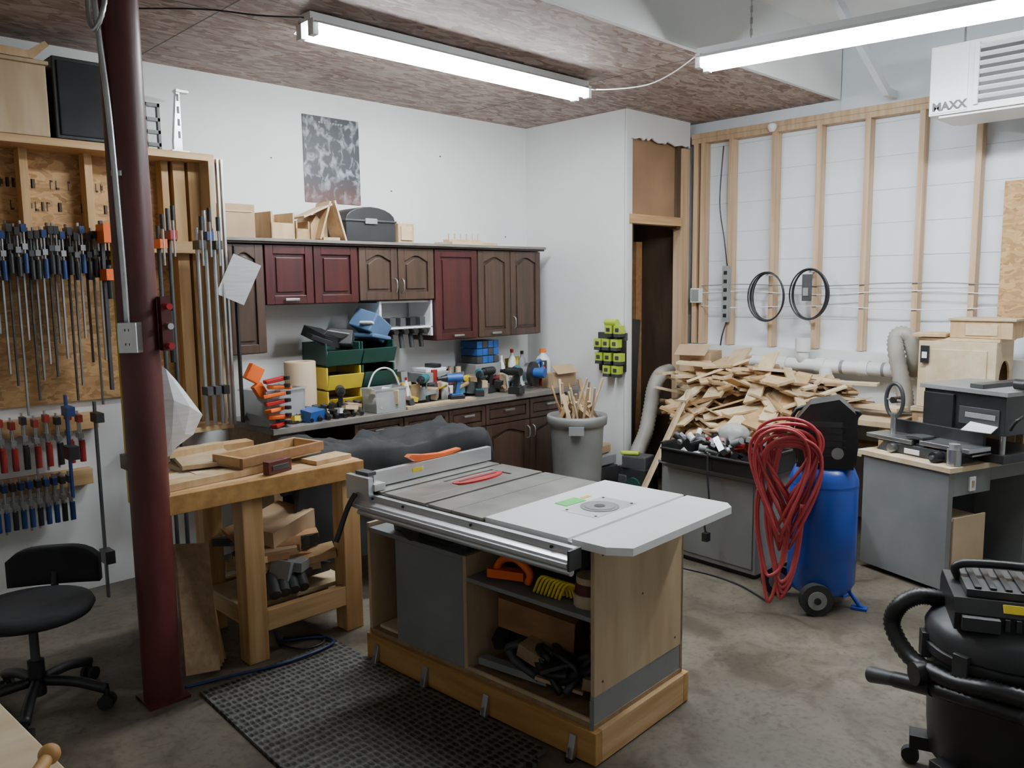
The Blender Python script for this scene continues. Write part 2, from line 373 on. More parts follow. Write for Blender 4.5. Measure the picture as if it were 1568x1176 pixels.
b.done('under_counter_storage')
b=B()
def bin_(x,y,z,w,d,h,m):
    b.box(x,x+w,y+.02,y+d,z,z+.01,m);b.box(x,x+.012,y,y+d,z,z+h,m);b.box(x+w-.012,x+w,y,y+d,z,z+h,m)
    b.box(x,x+w,y+d-.01,y+d,z,z+h,m);b.prism([(y,z),(y+.012,z),(y-.025,z+h*.68),(y-.037,z+h*.68)],'X',x,x+w,m)
    b.box(x+.02,x+w-.02,y+.02,y+d-.02,z+.02,z+h*.6,random.choice([dkg,greyc,plyd,blk]))
for (z,h,m,m2) in [(.912,.15,yel,green),(1.07,.15,yel,green),(1.23,.15,green,green)]:
    bin_(2.86,4.66,z,.27,.3,h,m);bin_(3.14,4.66,z,.27,.3,h,m2)
b.ob((2.92,4.8,1.42),(.18,.2,.07),(20,10,20),blk);b.ob((2.97,4.72,1.42),(.2,.01,.10),(50,10,10),greyc)
b.ob((3.06,4.78,1.40),(.12,.16,.10),(5,20,50),dkg);b.ob((2.84,4.70,1.41),(.16,.08,.03),(10,20,0),blk)
b.done('stacking_parts_bins',.003)
b=B();b.ob((3.30,4.78,1.48),(.20,.20,.14),(15,30,20),lblue);b.ob((3.22,4.70,1.50),(.06,.10,.02),(0,20,30),enam);b.ob((3.30,4.78,1.40),(.22,.2,.03),(0,10,20),lblue);b.done('blue_parts_box',.01)
b=B();b.lathe((2.69,4.7,.912),[(.10,0),(.10,.36),(.095,.365),(.05,.365),(.05,.35)],tan,28);b.done('paper_roll')
def tub(name,x,y,w,d,h,m,fill,rot=0,handle=False):
    b=B(rotT(x,y,rot,.912));t=.006
    for s in(-1,1):
        b.prism([(s*w*.44,0),(s*(w*.44-t),0),(s*(w*.5-t),h),(s*w*.5,h)],'Y',-d/2,d/2,m)
        b.box(-w*.46,w*.46,s*d*.48-t/2,s*d*.48+t/2,0,h,m)
    b.box(-w*.44,w*.44,-d*.47,d*.47,0,t,m);b.box(-w*.52,w*.52,-d*.53,-d*.48,h-.01,h,m);b.box(-w*.52,w*.52,d*.48,d*.53,h-.01,h,m)
    for i in range(14): b.ob((U(-.35,.35)*w,U(-.35,.35)*d,U(.1,.8)*h),(U(.03,.1),U(.03,.1),U(.02,.06)),(U(0,90),U(0,90),U(0,90)),random.choice(fill))
    if handle: b.tube([(-w*.5,0,h),(-w*.3,0,h+.1),(0,0,h+.13),(w*.3,0,h+.1),(w*.5,0,h)],.006,enam,sub=6)
    b.done(name)
tub('plastic_storage_tub',2.46,4.64,.30,.26,.22,clearp,[blk,dkg,greyc],10)
tub('plastic_storage_tub',3.22,4.53,.26,.16,.16,clearp,[enam,greyc,plyl],0,True)
def drill(b,x,y,z,a,m,lay=0):
    T=rotT(x,y,a,z)
    o=b.T;b.T=T
    b.cyl((-.09,0,.17),(.03,0,.17),.032,m,n=12);b.cyl((.03,0,.17),(.07,0,.17),.028,blk,r2=.018,n=12);b.cyl((.07,0,.17),(.10,0,.17),.014,blk,n=8)
    b.ob((-.05,0,.09),(.035,.03,.13),(0,-12,0),m);b.ob((-.035,0,.09),(.01,.032,.1),(0,-12,0),blk);b.box(-.10,.01,-.035,.035,0,.045,blk);b.box(-.09,.0,-.03,.03,.045,.055,m);b.T=o
for (x,y,a,m) in [(2.86,4.50,240,dkg),(3.62,4.62,215,teal),(3.80,4.52,160,bluet),(4.12,4.56,230,teal),(4.28,4.66,190,blk),(4.50,4.56,215,teal),(4.40,4.50,100,blk)]:
    b=B();drill(b,x,y,.912,a,m);b.done('cordless_drill',.003)
b=B()
for i in range(7):
    x=2.62+i*.062;b.cyl((x,4.46,.925),(x+.05,4.60,.97),.014,blk,n=8);b.ob((x+.05,4.60,.97),(.05,.04,.05),(20,0,30),dkg)
b.done('hand_tools_row')
b=B();b.box(3.35,3.98,4.44,4.52,.912,.928,plyw);b.done('plywood_offcut')
cols=[blk,dkg,greyc,yel,redd,enam,dkg,plyl,plyw,steel,blk,greyp,teal,plyw,bluet,plyd,cardb]
b=B()
for i in range(170):
    x=U(3.45,5.02);y=U(4.62,5.0);m=random.choice(cols)
    h=.92+U(0,.05)+(.12*max(0,(y-4.7))/.3)*R()
    k=random.random()
    if k<.5: b.ob((x,y,h+.03),(U(.03,.14),U(.03,.12),U(.02,.10)),(U(-12,12),U(-12,12),U(0,90)),m)
    elif k<.8:
        a=U(0,6.28);l=U(.05,.16);b.cyl((x,y,h+.02),(x+l*math.cos(a),min(y+l*math.sin(a),5.03),h+U(.02,.08)),U(.008,.022),m,n=8)
    else: b.cyl((x,y,.912),(x,y,.912+U(.08,.22)),U(.015,.035),m,n=12)
b.done('workshop_clutter')
b=B()
for i in range(46):
    b.ob((U(2.42,3.45),U(4.95,5.03) if i%2 else U(4.48,4.58),U(.93,.97)),(U(.03,.12),U(.03,.06),U(.02,.06)),(U(-15,15),U(-15,15),U(0,30)),random.choice(cols))
b.ob((2.66,4.53,.95),(.14,.10,.07),(10,0,20),bluet)
b.done('small_tools_clutter')
b=B()
for i in range(4):
    for j in range(3): b.box(4.32+i*.06,4.375+i*.06,4.8,5.0,1.13+j*.06,1.185+j*.06,bluet if (i+j)%3 else dkg)
b.box(4.30,4.58,4.8,5.03,.912,1.125,greyc);b.done('small_parts_drawers',.003)
b=B();b.box(3.78,4.05,4.75,5.0,.912,1.02,blk);b.box(3.76,4.02,4.78,4.98,1.022,1.10,greyc);b.box(3.80,4.0,4.8,4.98,1.10,1.13,enam);b.box(3.88,3.95,4.80,4.92,1.13,1.16,blk);b.done('tool_case',.006)
b=B(rotT(4.70,4.60,200,.912))
b.cyl((0,-.02,.12),(0,.02,.12),.09,steel,n=24);b.cyl((0,.02,.12),(0,.05,.12),.10,blk,n=24);b.box(-.14,.12,-.07,.07,0,.01,steel)
b.cyl((0,.05,.13),(0,.14,.13),.04,bluet,n=16);b.tube([(-.05,.03,.18),(-.12,.04,.22),(-.16,.04,.16),(-.1,.04,.1)],.016,bluet,sub=5)
b.done('circular_saw')
def bottle(name,x,y,r,h,m,capm):
    b=B();b.lathe((x,y,.912),[(r*.95,0),(r,.01),(r,h*.62),(r*.8,h*.75),(r*.35,h*.85),(r*.35,h*.92)],m,20);b.cyl((x,y,.912+h*.9),(x,y,.912+h),r*.42,capm,n=12);b.done(name)
bottle('glue_bottle',3.40,4.56,.025,.17,red,yel);bottle('glue_bottle',3.46,4.60,.022,.2,enam,red);bottle('spray_bottle',4.80,4.9,.035,.30,enam,red);bottle('spray_bottle',4.90,4.88,.035,.28,greyc,blk);bottle('plastic_jug',4.99,4.72,.065,.30,pvc,orange);bottle('spray_bottle',4.88,4.62,.028,.2,red,enam);bottle('glue_bottle',4.62,4.84,.03,.26,enam,enam)
b=B();b.box(4.82,5.1,4.45,4.57,.912,1.03,cardb);b.ob((4.95,4.44,1.06),(.24,.1,.004),(40,0,0),cardb);b.done('cardboard_box')
b=B()
for i in range(7):
    z=.93+i*.045;b.ob((2.40+U(-.02,.02),4.47,z),(.14,.05,.022),(U(-8,8),U(-8,8),U(-20,30)),orange if i%3 else red);b.cyl((2.45,4.44,z),(2.45,4.44,z+.02),.02,blk,n=10)
b.ob((2.30,4.56,1.24),(.09,.05,.10),(0,30,0),orange);b.ob((2.32,4.54,1.14),(.06,.05,.08),(0,-30,0),orange);b.done('orange_clamp_stack',.004)
# on top of cabinets
zt=2.056
b=B();b.box(2.25,2.47,4.78,4.98,zt,2.26,cardb);b.box(2.27,2.45,4.775,4.78,2.21,2.22,tan);b.done('cardboard_box',.003)
b=B()
b.T=rotT(2.62,4.88,8,zt)
def crate(b,x0,x1,y0,y1,h,m,t=.012):
    b.box(x0,x1,y0,y1,0,t,m);b.box(x0,x1,y0,y0+t,t,h*.6,m);b.box(x0,x1,y1-t,y1,t,h,m);b.box(x0,x0+t,y0,y1,t,h,m);b.box(x1-t,x1,y0,y1,t,h,m)
crate(b,-.06,.12,-.1,.1,.17,w1);crate(b,.13,.24,-.1,.1,.12,w3)
b.prism([(.25,0),(.36,0),(.36,.10),(.30,.17),(.25,.10)],'Y',-.1,.08,w1)
b.T=rotT(3.0,4.84,-5,zt)
b.box(-.05,.07,-.08,.1,0,.02,w1);b.ob((-.04,0,.13),(.012,.2,.26),(0,18,0),w1);b.ob((.07,0,.13),(.012,.2,.27),(0,-16,0),w2);b.ob((-.09,0,.19),(.22,.2,.012),(0,-24,0),w2)
b.box(-.03,.05,.06,.07,.02,.2,w1)
b.done('wooden_shop_boxes')
b=B()
arc=[(3.13,0),(3.13,.15)]+[(3.335-.205*math.cos(math.pi*i/10),.15+.09*math.sin(math.pi*i/10)) for i in range(1,10)]+[(3.54,.15),(3.54,0)]
b.prism([(p[0],zt+p[1]) for p in arc],'Y',4.78,5.0,blk);b.box(3.12,3.55,4.77,5.01,zt+.135,zt+.15,dkg);b.box(3.28,3.38,4.765,4.78,zt+.12,zt+.16,greyc)
b.done('black_toolbox',.006)
b=B();b.box(3.58,3.72,4.8,4.95,zt,zt+.14,w1);b.box(3.6,3.7,4.79,4.8,zt+.02,zt+.12,w2);b.done('small_wooden_box',.003)
b=B();b.ob((4.28,4.86,zt+.012),(.5,.2,.02),(0,0,4),w2);b.ob((4.22,4.84,zt+.032),(.3,.08,.018),(0,0,-6),w1);b.ob((4.6,4.88,zt+.008),(.3,.16,.014),(0,0,0),lam)
for i in range(6): b.cyl((4.1+i*.06,4.86,zt+.02),(4.1+i*.06,4.86,zt+.09),.005,w1,n=6)
b.done('peg_board_jig')
# ---------------------------------------------------------------- clamp rack
b=B()
b.box(.3,2.20,5.04,YW-.001,1.12,2.50,osb)
for x in(.55,.95,1.24,1.56,1.98): b.box(x,x+.04,4.95,5.04,2.03,2.50,woodZ)
b.box(2.04,2.11,4.93,5.04,.95,2.5,woodZ);b.box(2.13,2.20,4.93,5.04,.88,2.5,woodZ);b.box(2.20,2.235,4.80,5.04,.88,2.5,plyw)
b.box(.3,2.235,4.80,5.04,2.50,2.54,woodX)
b.box(.3,2.235,4.88,4.95,1.96,2.03,woodX)
b.box(.3,1.55,5.0,YW-.001,.96,1.05,woodX);b.box(.3,1.5,5.0,YW-.001,.64,.73,woodX)
b.box(1.85,2.235,4.72,4.95,.90,.93,woodX)
for zz in(2.18,2.30):
    x=.62
    while x<1.95:
        w=U(.012,.022)
        if R()>.2: b.box(x,x+w*.35,5.0385,5.0402,zz,zz+.05,brownw);b.box(x,x+w,5.0385,5.0402,zz+(.04 if R()>.5 else 0.0),zz+(.05 if R()>.5 else .012),brownw)
        x+=w+.012+(.06 if R()>.85 else 0)
b.done('clamp_rack_frame',.003)
def clampbar(b,x,y,zt,l,barm,hm,w=.02,jaw=.07):
    b.box(x-.004,x+.004,y-w/2,y+w/2,zt-l,zt+.03,barm)
    b.box(x-.012,x+.012,y-jaw,y+.012,zt-.03,zt+.01,hm)
    b.box(x-.012,x+.012,y-jaw,y+.015,zt-.12,zt-.09,barm);b.cyl((x,y-jaw+.01,zt-.2),(x,y-jaw+.01,zt-.02),.005,barm,n=6)
    b.cyl((x,y-jaw+.01,zt-.24),(x,y-jaw+.01,zt-.14),.014,hm,n=8)
b=B()
x=1.0
for i in range(20):
    clampbar(b,x,4.84+U(-.01,.01),2.06+U(-.02,.02),U(.5,1.0),[steel,dkg,greyp][i%3],blk if i%3 else navy);x+=.028+U(0,.007)
b.done('bar_clamp_row')
b=B()
for i in range(16):
    clampbar(b,.42+i*.035,4.84,2.06,U(.5,.9),steel,blk if i%2 else navy)
b.done('bar_clamp_row')
b=B();b.box(1.60,1.625,4.72,4.76,.55,2.1,yel);b.box(1.58,1.64,4.66,4.78,2.02,2.09,orange);b.box(1.58,1.64,4.66,4.78,.75,.83,blk)
b.box(1.55,1.565,4.74,4.77,1.2,2.12,dkg);b.box(1.54,1.58,4.66,4.78,2.0,2.1,orange);b.box(1.54,1.58,4.66,4.78,1.80,1.86,orange);b.cyl((1.56,4.68,1.7),(1.56,4.68,1.88),.015,blk,n=8)
b.done('long_bar_clamp')
b=B()
for i,x in enumerate((1.84,1.90,2.06,2.11,2.16)):
    y=4.70
    b.cyl((x,y,.005 if i<2 else .94),(x,y,2.1+.1*(i%2)),.012,steel if i>1 else dkg,n=10)
    z=2.0+.05*(i%2);b.ob((x,y-.03,z),(.04,.09,.05),(0,0,0),[orange,redd,blk,navy,blk][i]);b.cyl((x,y-.07,z-.12),(x,y-.07,z+.1),.007,steel,n=8);b.cyl((x,y-.07,z+.08),(x,y-.07,z+.16),.013,blk,n=8)
    b.ob((x,y-.03,1.15),(.035,.08,.05),(0,0,0),[redd,blk,dkg,dkg,blk][i])
for x,m in((2.20,steel),(2.225,steel),(2.28,blk)):
    b.box(x,x+.012,4.69,4.72,.93,2.5 if m is steel else 2.0,m)
b.done('pipe_clamp_set')
b=B()
for i in range(9):
    x=.98+i*.055;m=redd if i%3 else blk
    clampbar(b,x,4.93,1.05+.02*(i%2),U(.22,.35),steel,m,jaw=.05);b.cyl((x,4.88,.80),(x,4.88,.92),.016,m,n=10)
for i in range(11):
    x=.95+i*.04;clampbar(b,x,4.93,.72,U(.18,.28),steel,navy if i%3 else blk,jaw=.05)
b.done('small_bar_clamps')
b=B()
for x,z,l,m in((1.44,1.15,1.1,dkg),(1.62,1.15,.6,redp),(1.30,1.2,.55,navy)):
    b.box(x,x+.012,4.70,4.725,z-l,z,m);b.ob((x,4.66,z-.08),(.04,.1,.05),(0,0,0),blk if m is dkg else m);b.ob((x,4.66,z-l+.25),(.05,.1,.07),(0,0,0),blk)
b.done('hanging_clamps')
b=B();b.box(.75,1.36,4.80,5.03,2.542,2.90,plyw);b.box(.72,1.37,4.78,5.03,2.90,2.92,plyw);b.done('plywood_box',.004)
b=B();b.prism([(.7,2.922),(1.30,2.922),(1.38,3.0),(1.36,3.02),(1.28,2.96),(.7,2.98)],'Y',4.78,5.0,w1);b.done('wood_offcut')
b=B();b.box(1.39,1.66,4.80,5.03,2.542,2.96,blk);b.box(1.41,1.64,4.79,4.80,2.56,2.94,blkc);b.done('speaker_box',.01)
b=B();b.prism([(2.02,2.542),(2.07,2.542),(2.07,2.90),(2.05,2.90),(2.035,2.75),(2.02,2.6)],'Y',4.84,4.87,steel);b.box(2.045,2.12,4.83,4.88,2.88,2.895,steel);b.box(2.0,2.1,4.82,4.9,2.542,2.55,steel)
for z_ in(2.62,2.69,2.76,2.83): b.box(2.048,2.062,4.838,4.84,z_,z_+.04,dkg)
b.done('metal_roller_stand',.002)
b=B()
for x in(1.86,1.935): b.box(x,x+.014,4.84,4.87,2.542,2.80,blk)
for z in(2.56,2.63,2.70,2.78): b.box(1.86,1.949,4.84,4.87,z,z+.02,blk)
b.done('metal_bracket')
b=B();T=Matrix.Translation((2.28,4.65,1.80))@Euler((math.radians(5),math.radians(25),math.radians(-25))).to_matrix().to_4x4();b.box(-.085,.085,-.001,.001,-.13,.13,paper,T=T);b.done('paper_sheet')
b=B()
gp=[[(1.46,3.86,1.42),(1.50,3.84,1.38),(1.55,3.85,1.32),(1.60,3.88,1.26)],[(1.46,3.85,1.25),(1.52,3.82,1.23),(1.60,3.83,1.19),(1.67,3.86,1.14)],[(1.46,3.86,1.08),(1.51,3.84,1.07),(1.57,3.84,1.06),(1.62,3.86,1.05)],[(1.46,3.88,.93),(1.48,3.87,.95),(1.51,3.86,.97),(1.54,3.87,1.0)]]
vs=[p for r_ in gp for p in r_]
fs=[(i*4+j,i*4+j+1,(i+1)*4+j+1,(i+1)*4+j) for i in range(3) for j in range(3)]
b.add(vs,fs,paper,False);b.done('paper_sheet')
# ---------------------------------------------------------------- workbench
b=B()
b.prism([(1.28,3.40),(2.28,3.40),(2.28,3.44),(1.30,3.44)],'Z',.80,.886,orangew)
b.prism([(1.295,3.44),(2.28,3.44),(2.28,3.60),(2.02,3.72),(1.98,4.10),(1.62,4.10),(1.46,3.80)],'Z',.835,.888,woodX)
b.prism([(1.30,3.44),(1.33,3.44),(1.50,3.80),(1.64,4.06),(1.96,4.06),(1.98,4.10),(1.62,4.10),(1.46,3.80)],'Z',.79,.835,orangew)
for x,y in((1.65,3.45),(1.68,3.95),(1.88,3.95),(2.18,3.45)): b.box(x,x+.10,y,y+.10,0,.835,woodZ)
b.box(1.75,2.18,3.45,3.49,.14,.24,woodX);b.box(1.78,1.88,4.0,4.04,.14,.24,woodX);b.box(1.68,2.26,3.55,3.95,.22,.245,plyw)
b.box(1.69,1.73,3.55,3.95,.14,.22,woodY)
b.done('wooden_workbench',.004)
b=B()
b.box(1.52,1.86,3.60,4.0,.89,.91,plyl);b.ob((1.66,3.86,.93),(.25,.40,.02),(0,0,-14),plyw);b.ob((1.80,4.02,.93),(.36,.10,.05),(0,0,-4),w3);b.ob((2.14,3.52,.90),(.22,.12,.02),(0,0,8),w1)
b.ob((1.56,3.53,.905),(.5,.1,.03),(0,0,6),w1);b.ob((1.66,3.96,.955),(.3,.06,.03),(0,0,10),w1);b.ob((1.46,3.62,.898),(.2,.2,.018),(0,0,25),plyl)
b.done('wood_offcuts')
b=B(rotT(1.90,3.64,12,.93))
b.box(-.25,.25,-.11,-.09,0,.045,w4);b.box(-.25,.25,.09,.11,0,.045,w3);b.box(-.25,-.23,-.09,.09,0,.045,w3);b.box(.23,.25,-.09,.09,0,.045,w3);b.box(-.24,.24,-.1,.1,-.012,0,w1)
b.done('wooden_tray',.003)
b=B(rotT(1.84,3.46,14,.89));b.box(-.07,.07,-.02,.02,0,.06,redp);b.box(-.05,.05,-.024,-.02,.015,.04,dkg);b.done('red_sharpening_box',.006)
b=B()
for i in range(54):
    x=U(1.84,2.10);y=U(3.58,3.92);z=.26+U(0,.16)+(y-3.5)*.3
    b.ob((x,y,z),(U(.12,.3),U(.04,.12),U(.012,.05)),(U(-12,12),U(-12,12),U(-35,35)),random.choice([w4,w3,w4,plyd,dkg,greyc,w1,cardb]))
b.ob((2.0,3.8,.5),(.32,.24,.16),(5,-8,20),cardb);b.ob((1.95,3.62,.36),(.2,.1,.1),(10,10,40),greyc)
for i in range(4): b.cyl((1.82+i*.05,3.50,.28),(1.88+i*.05,3.7,.40),.03,dkg,n=12)
b.done('workbench_shelf_scrap')
b=B()
for i in range(4):
    T=Matrix.Translation((1.42+i*.03,3.46+i*.03,.005))@Euler((math.radians(-22-2*i),math.radians(14+2*i),math.radians(12+4*i))).to_matrix().to_4x4()
    b.box(-.08,.10,-.009,.009,.035,[.62,.55,.5,.32][i],[plyd,w3,w1,w3][i],T=T)
b.done('leaning_boards')
b=B()
nx,ny=48,18;vs=[]
def cov(i,j):
    u=i/nx;s=j/ny
    x=2.08+1.42*u
    if s<.35: y=3.74;z=.25+(.62)*(s/.35)
    else: y=3.74+.46*(s-.35)/.65;z=.87-.02*u
    e=min(u,1-u)
    if e<.05: z-=(0.05-e)*4
    n=mn.noise((x*5,y*6+s*3,z*4));n2=mn.noise((x*14,y*12,z*9))
    z+=(.05*n+.025*n2)*(1 if s>=.35 else .3)+.015*math.sin(u*9); y-=(.03*n+.015*n2) if s<.35 else 0
    return (x,y,z)
for i in range(nx+1):
    for j in range(ny+1): vs.append(cov(i,j))
fs=[(i*(ny+1)+j,(i+1)*(ny+1)+j,(i+1)*(ny+1)+j+1,i*(ny+1)+j+1) for i in range(nx) for j in range(ny)]
b.add(vs,fs,blkc,True)
b.box(2.28,3.40,3.80,4.12,.68,.74,plyd)
for x in(2.30,3.32):
    for y in(3.82,4.04): b.box(x,x+.06,y,y+.06,0,.68,plyd)
b.done('black_cloth_covered_table')
# ---------------------------------------------------------------- table saw
T=rotAbout(2.45,1.75,3)
b=B(T)
X0,X1,Y0,Y1=2.17,2.78,1.82,3.14
b.box(X0-.02,X0+.02,Y0-.02,Y1,0.005,.13,orangew);b.box(X1-.02,X1+.02,Y0-.02,Y1,0.005,.13,orangew);b.box(X0+.02,X1-.02,Y0-.02,Y0+.02,.005,.13,woodX);b.box(X0+.02,X1-.02,Y1-.04,Y1,.005,.13,orangew)
b.box(X0,X1,Y0,Y1,.13,.15,plyd)
b.box(X0,X1,Y0,Y0+.018,.255,.84,plyw);b.box(X0,X1,Y0+.002,Y0+.02,.13,.255,greyp)
b.box(X0,X1,Y1-.018,Y1,.13,.66,plyw);b.box(X1-.018,X1,Y0,Y1,.13,.832,plyd)
b.box(X0,X1,2.48,2.50,.15,.64,plyw);b.box(X0+.01,X1,2.93,2.945,.15,.62,plyw)
b.box(X0,X0+.016,2.50,2.935,.15,.62,greyp);b.box(X0,X1,2.50,Y1,.62,.64,greyp)
b.box(X0,X1-.02,Y0+.018,2.48,.535,.553,greyp);b.box(X0,X0+.02,Y0+.018,2.48,.80,.832,plyw);b.box(X0,X0+.012,Y0+.018,2.48,.15,.165,plyw)
b.box(X0-.004,X0,Y0-.001,Y0+.02,.13,.24,greyp)
for y in(3.06,2.72,2.35,1.9):
    b.ob((X0-.03,y,.05),(.02,.03,.09),(0,15,0),steel);b.cyl((X0-.045,y,.0),(X0-.045,y,.05),.008,steel,n=8);b.cyl((X0-.045,y,.0),(X0-.045,y,.012),.018,blk,n=12)
for (x_,z_) in ((2.22,.30),(2.72,.30),(2.22,.78),(2.72,.78),(2.48,.56)): b.cyl((x_,Y0-.001,z_),(x_,Y0,z_),.005,dkg,n=8)
b.done('saw_cabinet_stand',.003)
b=B(T)
b.prism([(2.52,.642),(3.0,.642),(3.02,.80),(3.0,.845),(2.52,.845)],'X',2.22,2.74,dkg)
b.box(2.20,2.23,2.60,2.93,.66,.80,blk)
b.cyl((2.14,2.78,.72),(2.20,2.78,.72),.012,steel,n=10);b.cyl((2.13,2.78,.72),(2.145,2.78,.72),.065,blk,n=24);b.cyl((2.10,2.80,.76),(2.13,2.80,.76),.012,blk,n=10)
ty0,ty1=2.27,3.02
segs=[(ty0,2.44),(2.443,2.58),(2.60,2.68),(2.82,2.86),(2.88,2.92),(2.923,ty1)]
for a,c in segs: b.box(2.06,2.80,a,c,.838,.868,iron)
b.box(2.06,2.80,2.58,2.60,.838,.858,dkg);b.box(2.06,2.80,2.86,2.88,.838,.858,dkg)
b.box(2.06,2.36,2.68,2.82,.838,.868,iron);b.box(2.68,2.80,2.68,2.82,.838,.868,iron);b.box(2.36,2.68,2.68,2.82,.838,.862,iron)
pts=[(2.52+.155*math.cos(t*math.pi/12),2.75+.05*math.sin(t*math.pi/12)) for t in range(24)]
b.prism(pts,'Z',.862,.870,red);b.box(2.40,2.64,2.745,2.755,.870,.8715,blk);b.box(2.37,2.67,2.775,2.79,.870,.8708,greyc)
for y in(ty0+.02,2.44,2.92,ty1-.02): b.box(2.075,2.785,y-.01,y+.01,.80,.838,iron)
b.prism([(2.0,.79),(2.055,.79),(2.055,.855),(2.03,.855),(2.03,.83),(2.0,.82)],'Y',1.80,3.0,alu)
b.box(1.985,2.0,1.80,3.0,.80,.812,alu);b.cyl((2.015,1.80,.775),(2.015,2.98,.775),.014,alu,n=12);b.box(1.99,2.056,1.79,1.80,.785,.857,dkg)
for y in(1.9,2.3,2.7,2.9): b.cyl((2.028,y,.842),(2.024,y,.842),.006,blk,n=8)
b.box(2.80,2.84,1.95,3.02,.80,.85,alu)
b.box(2.08,2.82,2.955,2.985,.872,.94,alu);b.box(2.08,2.82,2.985,3.03,.872,.925,lam);b.box(2.04,2.10,2.90,3.08,.87,.90,alu)
b.box(2.015,2.04,2.91,3.07,.82,.93,alu);b.tube([(2.01,3.0,.85),(1.97,3.0,.80),(1.92,3.0,.70),(1.90,3.0,.66)],.012,blk,sub=5)
b.box(2.04,2.085,2.945,3.035,.93,.945,dkg);b.box(2.30,2.36,2.953,2.956,.90,.92,yel)
b.prism([(2.34,.942),(2.52,.942),(2.62,.953),(2.62,.963),(2.50,.957),(2.40,.965),(2.31,.980),(2.29,.970)],'Y',2.965,3.0,orange)
b.done('table_saw',.002)
b=B(T)
tr0,tr1=1.845,1.862
b.prism([(2.075,1.70),(2.125,1.625),(2.80,1.62),(2.845,1.66),(2.845,tr0),(2.073,tr0)],'Z',.842,.870,lam)
b.box(2.072,2.845,tr1,2.266,.842,.870,lam);b.box(2.072,2.845,tr0,tr1,.842,.858,alu)
b.box(2.33,2.60,1.93,2.10,.870,.872,alu)
b.cyl((2.465,2.015,.872),(2.465,2.015,.874),.078,greyp,n=32);b.cyl((2.465,2.015,.874),(2.465,2.015,.8755),.06,greyc,n=32);b.cyl((2.465,2.015,.8755),(2.465,2.015,.877),.022,blk,n=20)
for dx,dy in((.12,.07),(-.12,.07),(.12,-.07),(-.12,-.07)): b.cyl((2.465+dx,2.015+dy,.872),(2.465+dx,2.015+dy,.8735),.006,blk,n=8)
b.ob((2.45,2.15,.8715),(.12,.065,.002),(0,0,-4),lime);b.ob((2.55,2.15,.8712),(.05,.02,.001),(0,0,-4),yel)
b.ob((2.465,2.015,.76),(.16,.16,.16),(0,0,0),blk);b.cyl((2.465,2.015,.62),(2.465,2.015,.76),.06,dkg,n=20)
b.done('router_table_wing',.002)
b=B(T)
b.tube([(2.24,2.38,.575),(2.24,2.34,.64),(2.24,2.26,.66),(2.24,2.19,.62),(2.24,2.2,.575)],.016,orange,sub=5);b.ob((2.25,2.32,.585),(.05,.16,.035),(0,0,20),orange)
for i in range(8): b.tube([(2.22,2.15-.018*i,.56),(2.22,2.11-.018*i,.63),(2.26,2.07-.018*i,.60),(2.26,2.05-.018*i,.56)],.006,yel,sub=4,n=6)
b.cyl((2.28,1.92,.553),(2.28,1.92,.60),.065,tan,n=24);b.cyl((2.28,1.92,.602),(2.28,1.92,.64),.06,redp,n=24);b.cyl((2.28,1.92,.64),(2.28,1.92,.665),.055,plyw,n=24)
for i in range(22): b.ob((U(2.33,2.7),U(1.9,2.42),U(.59,.70)),(U(.04,.15),U(.04,.15),U(.03,.1)),(U(0,40),U(0,40),U(0,90)),random.choice([blk,dkg,greyp,blk,dkg,steel]))
b.done('saw_shelf_tools')
b=B(T)
b.ob((2.45,2.25,.40),(.3,.35,.14),(8,-10,12),w4)
for i in range(20): b.ob((U(2.24,2.6),U(1.92,2.40),U(.20,.36)),(U(.04,.2),U(.04,.22),U(.01,.06)),(U(-20,20),U(-20,20),U(0,90)),random.choice([w4,plyd,w3,blk,dkg]))
for i in range(9): b.tube([(U(2.2,2.35),U(1.9,2.2),.19),(U(2.2,2.4),U(1.9,2.3),.30),(U(2.2,2.4),U(1.9,2.4),.27),(U(2.2,2.4),U(2.1,2.4),.20)],.016,blk if i%2 else dkg,sub=4)
b.ob((2.24,2.28,.19),(.04,.34,.03),(0,0,6),greyc);b.ob((2.27,2.05,.20),(.1,.2,.012),(8,10,20),cardb)
b.done('saw_lower_bay_scrap')
b=B(T)
for i in range(5): b.cyl((2.22+.03*i,2.98+.02*i,.165),(2.3+.06*i,3.03,.32),.009,steel,n=8)
b.box(2.20,2.5,2.96,3.10,.152,.165,plyl);b.done('clamp_bars')
# mat
b=B()
def edge(p0,p1,n,amp):
    out=[];d=(Vector(p1)-Vector(p0));nn=Vector((d.y,-d.x)).normalized()
    for i in range(n):
        for t,s in((.1,0),(.3,1),(.6,1),(.8,0)):
            q=Vector(p0)+d*((i+t)/n)+nn*amp*s;out.append((q.x,q.y))
    return out
poly=edge((1.30,1.98),(2.06,1.98),8,.035)+[(2.10,1.98),(2.10,2.1),(2.07,3.38),(1.37,3.36)]+[(1.34,2.7)]
b.prism(poly,'Z',0,.014,matm);b.done('rubber_floor_mat')
b=B();b.tube([(1.34,3.45,.01),(1.5,3.41,.012),(1.75,3.32,.024),(2.0,3.33,.024),(2.06,3.43,.012),(1.98,3.52,.01),(1.88,3.58,.01),(1.92,3.7,.01)],.007,navy,sub=8);b.tube([(1.9,3.6,.01),(2.05,3.5,.01),(2.0,3.40,.012),(1.9,3.42,.01),(1.85,3.55,.01)],.006,blk,sub=8);b.done('blue_power_cord')
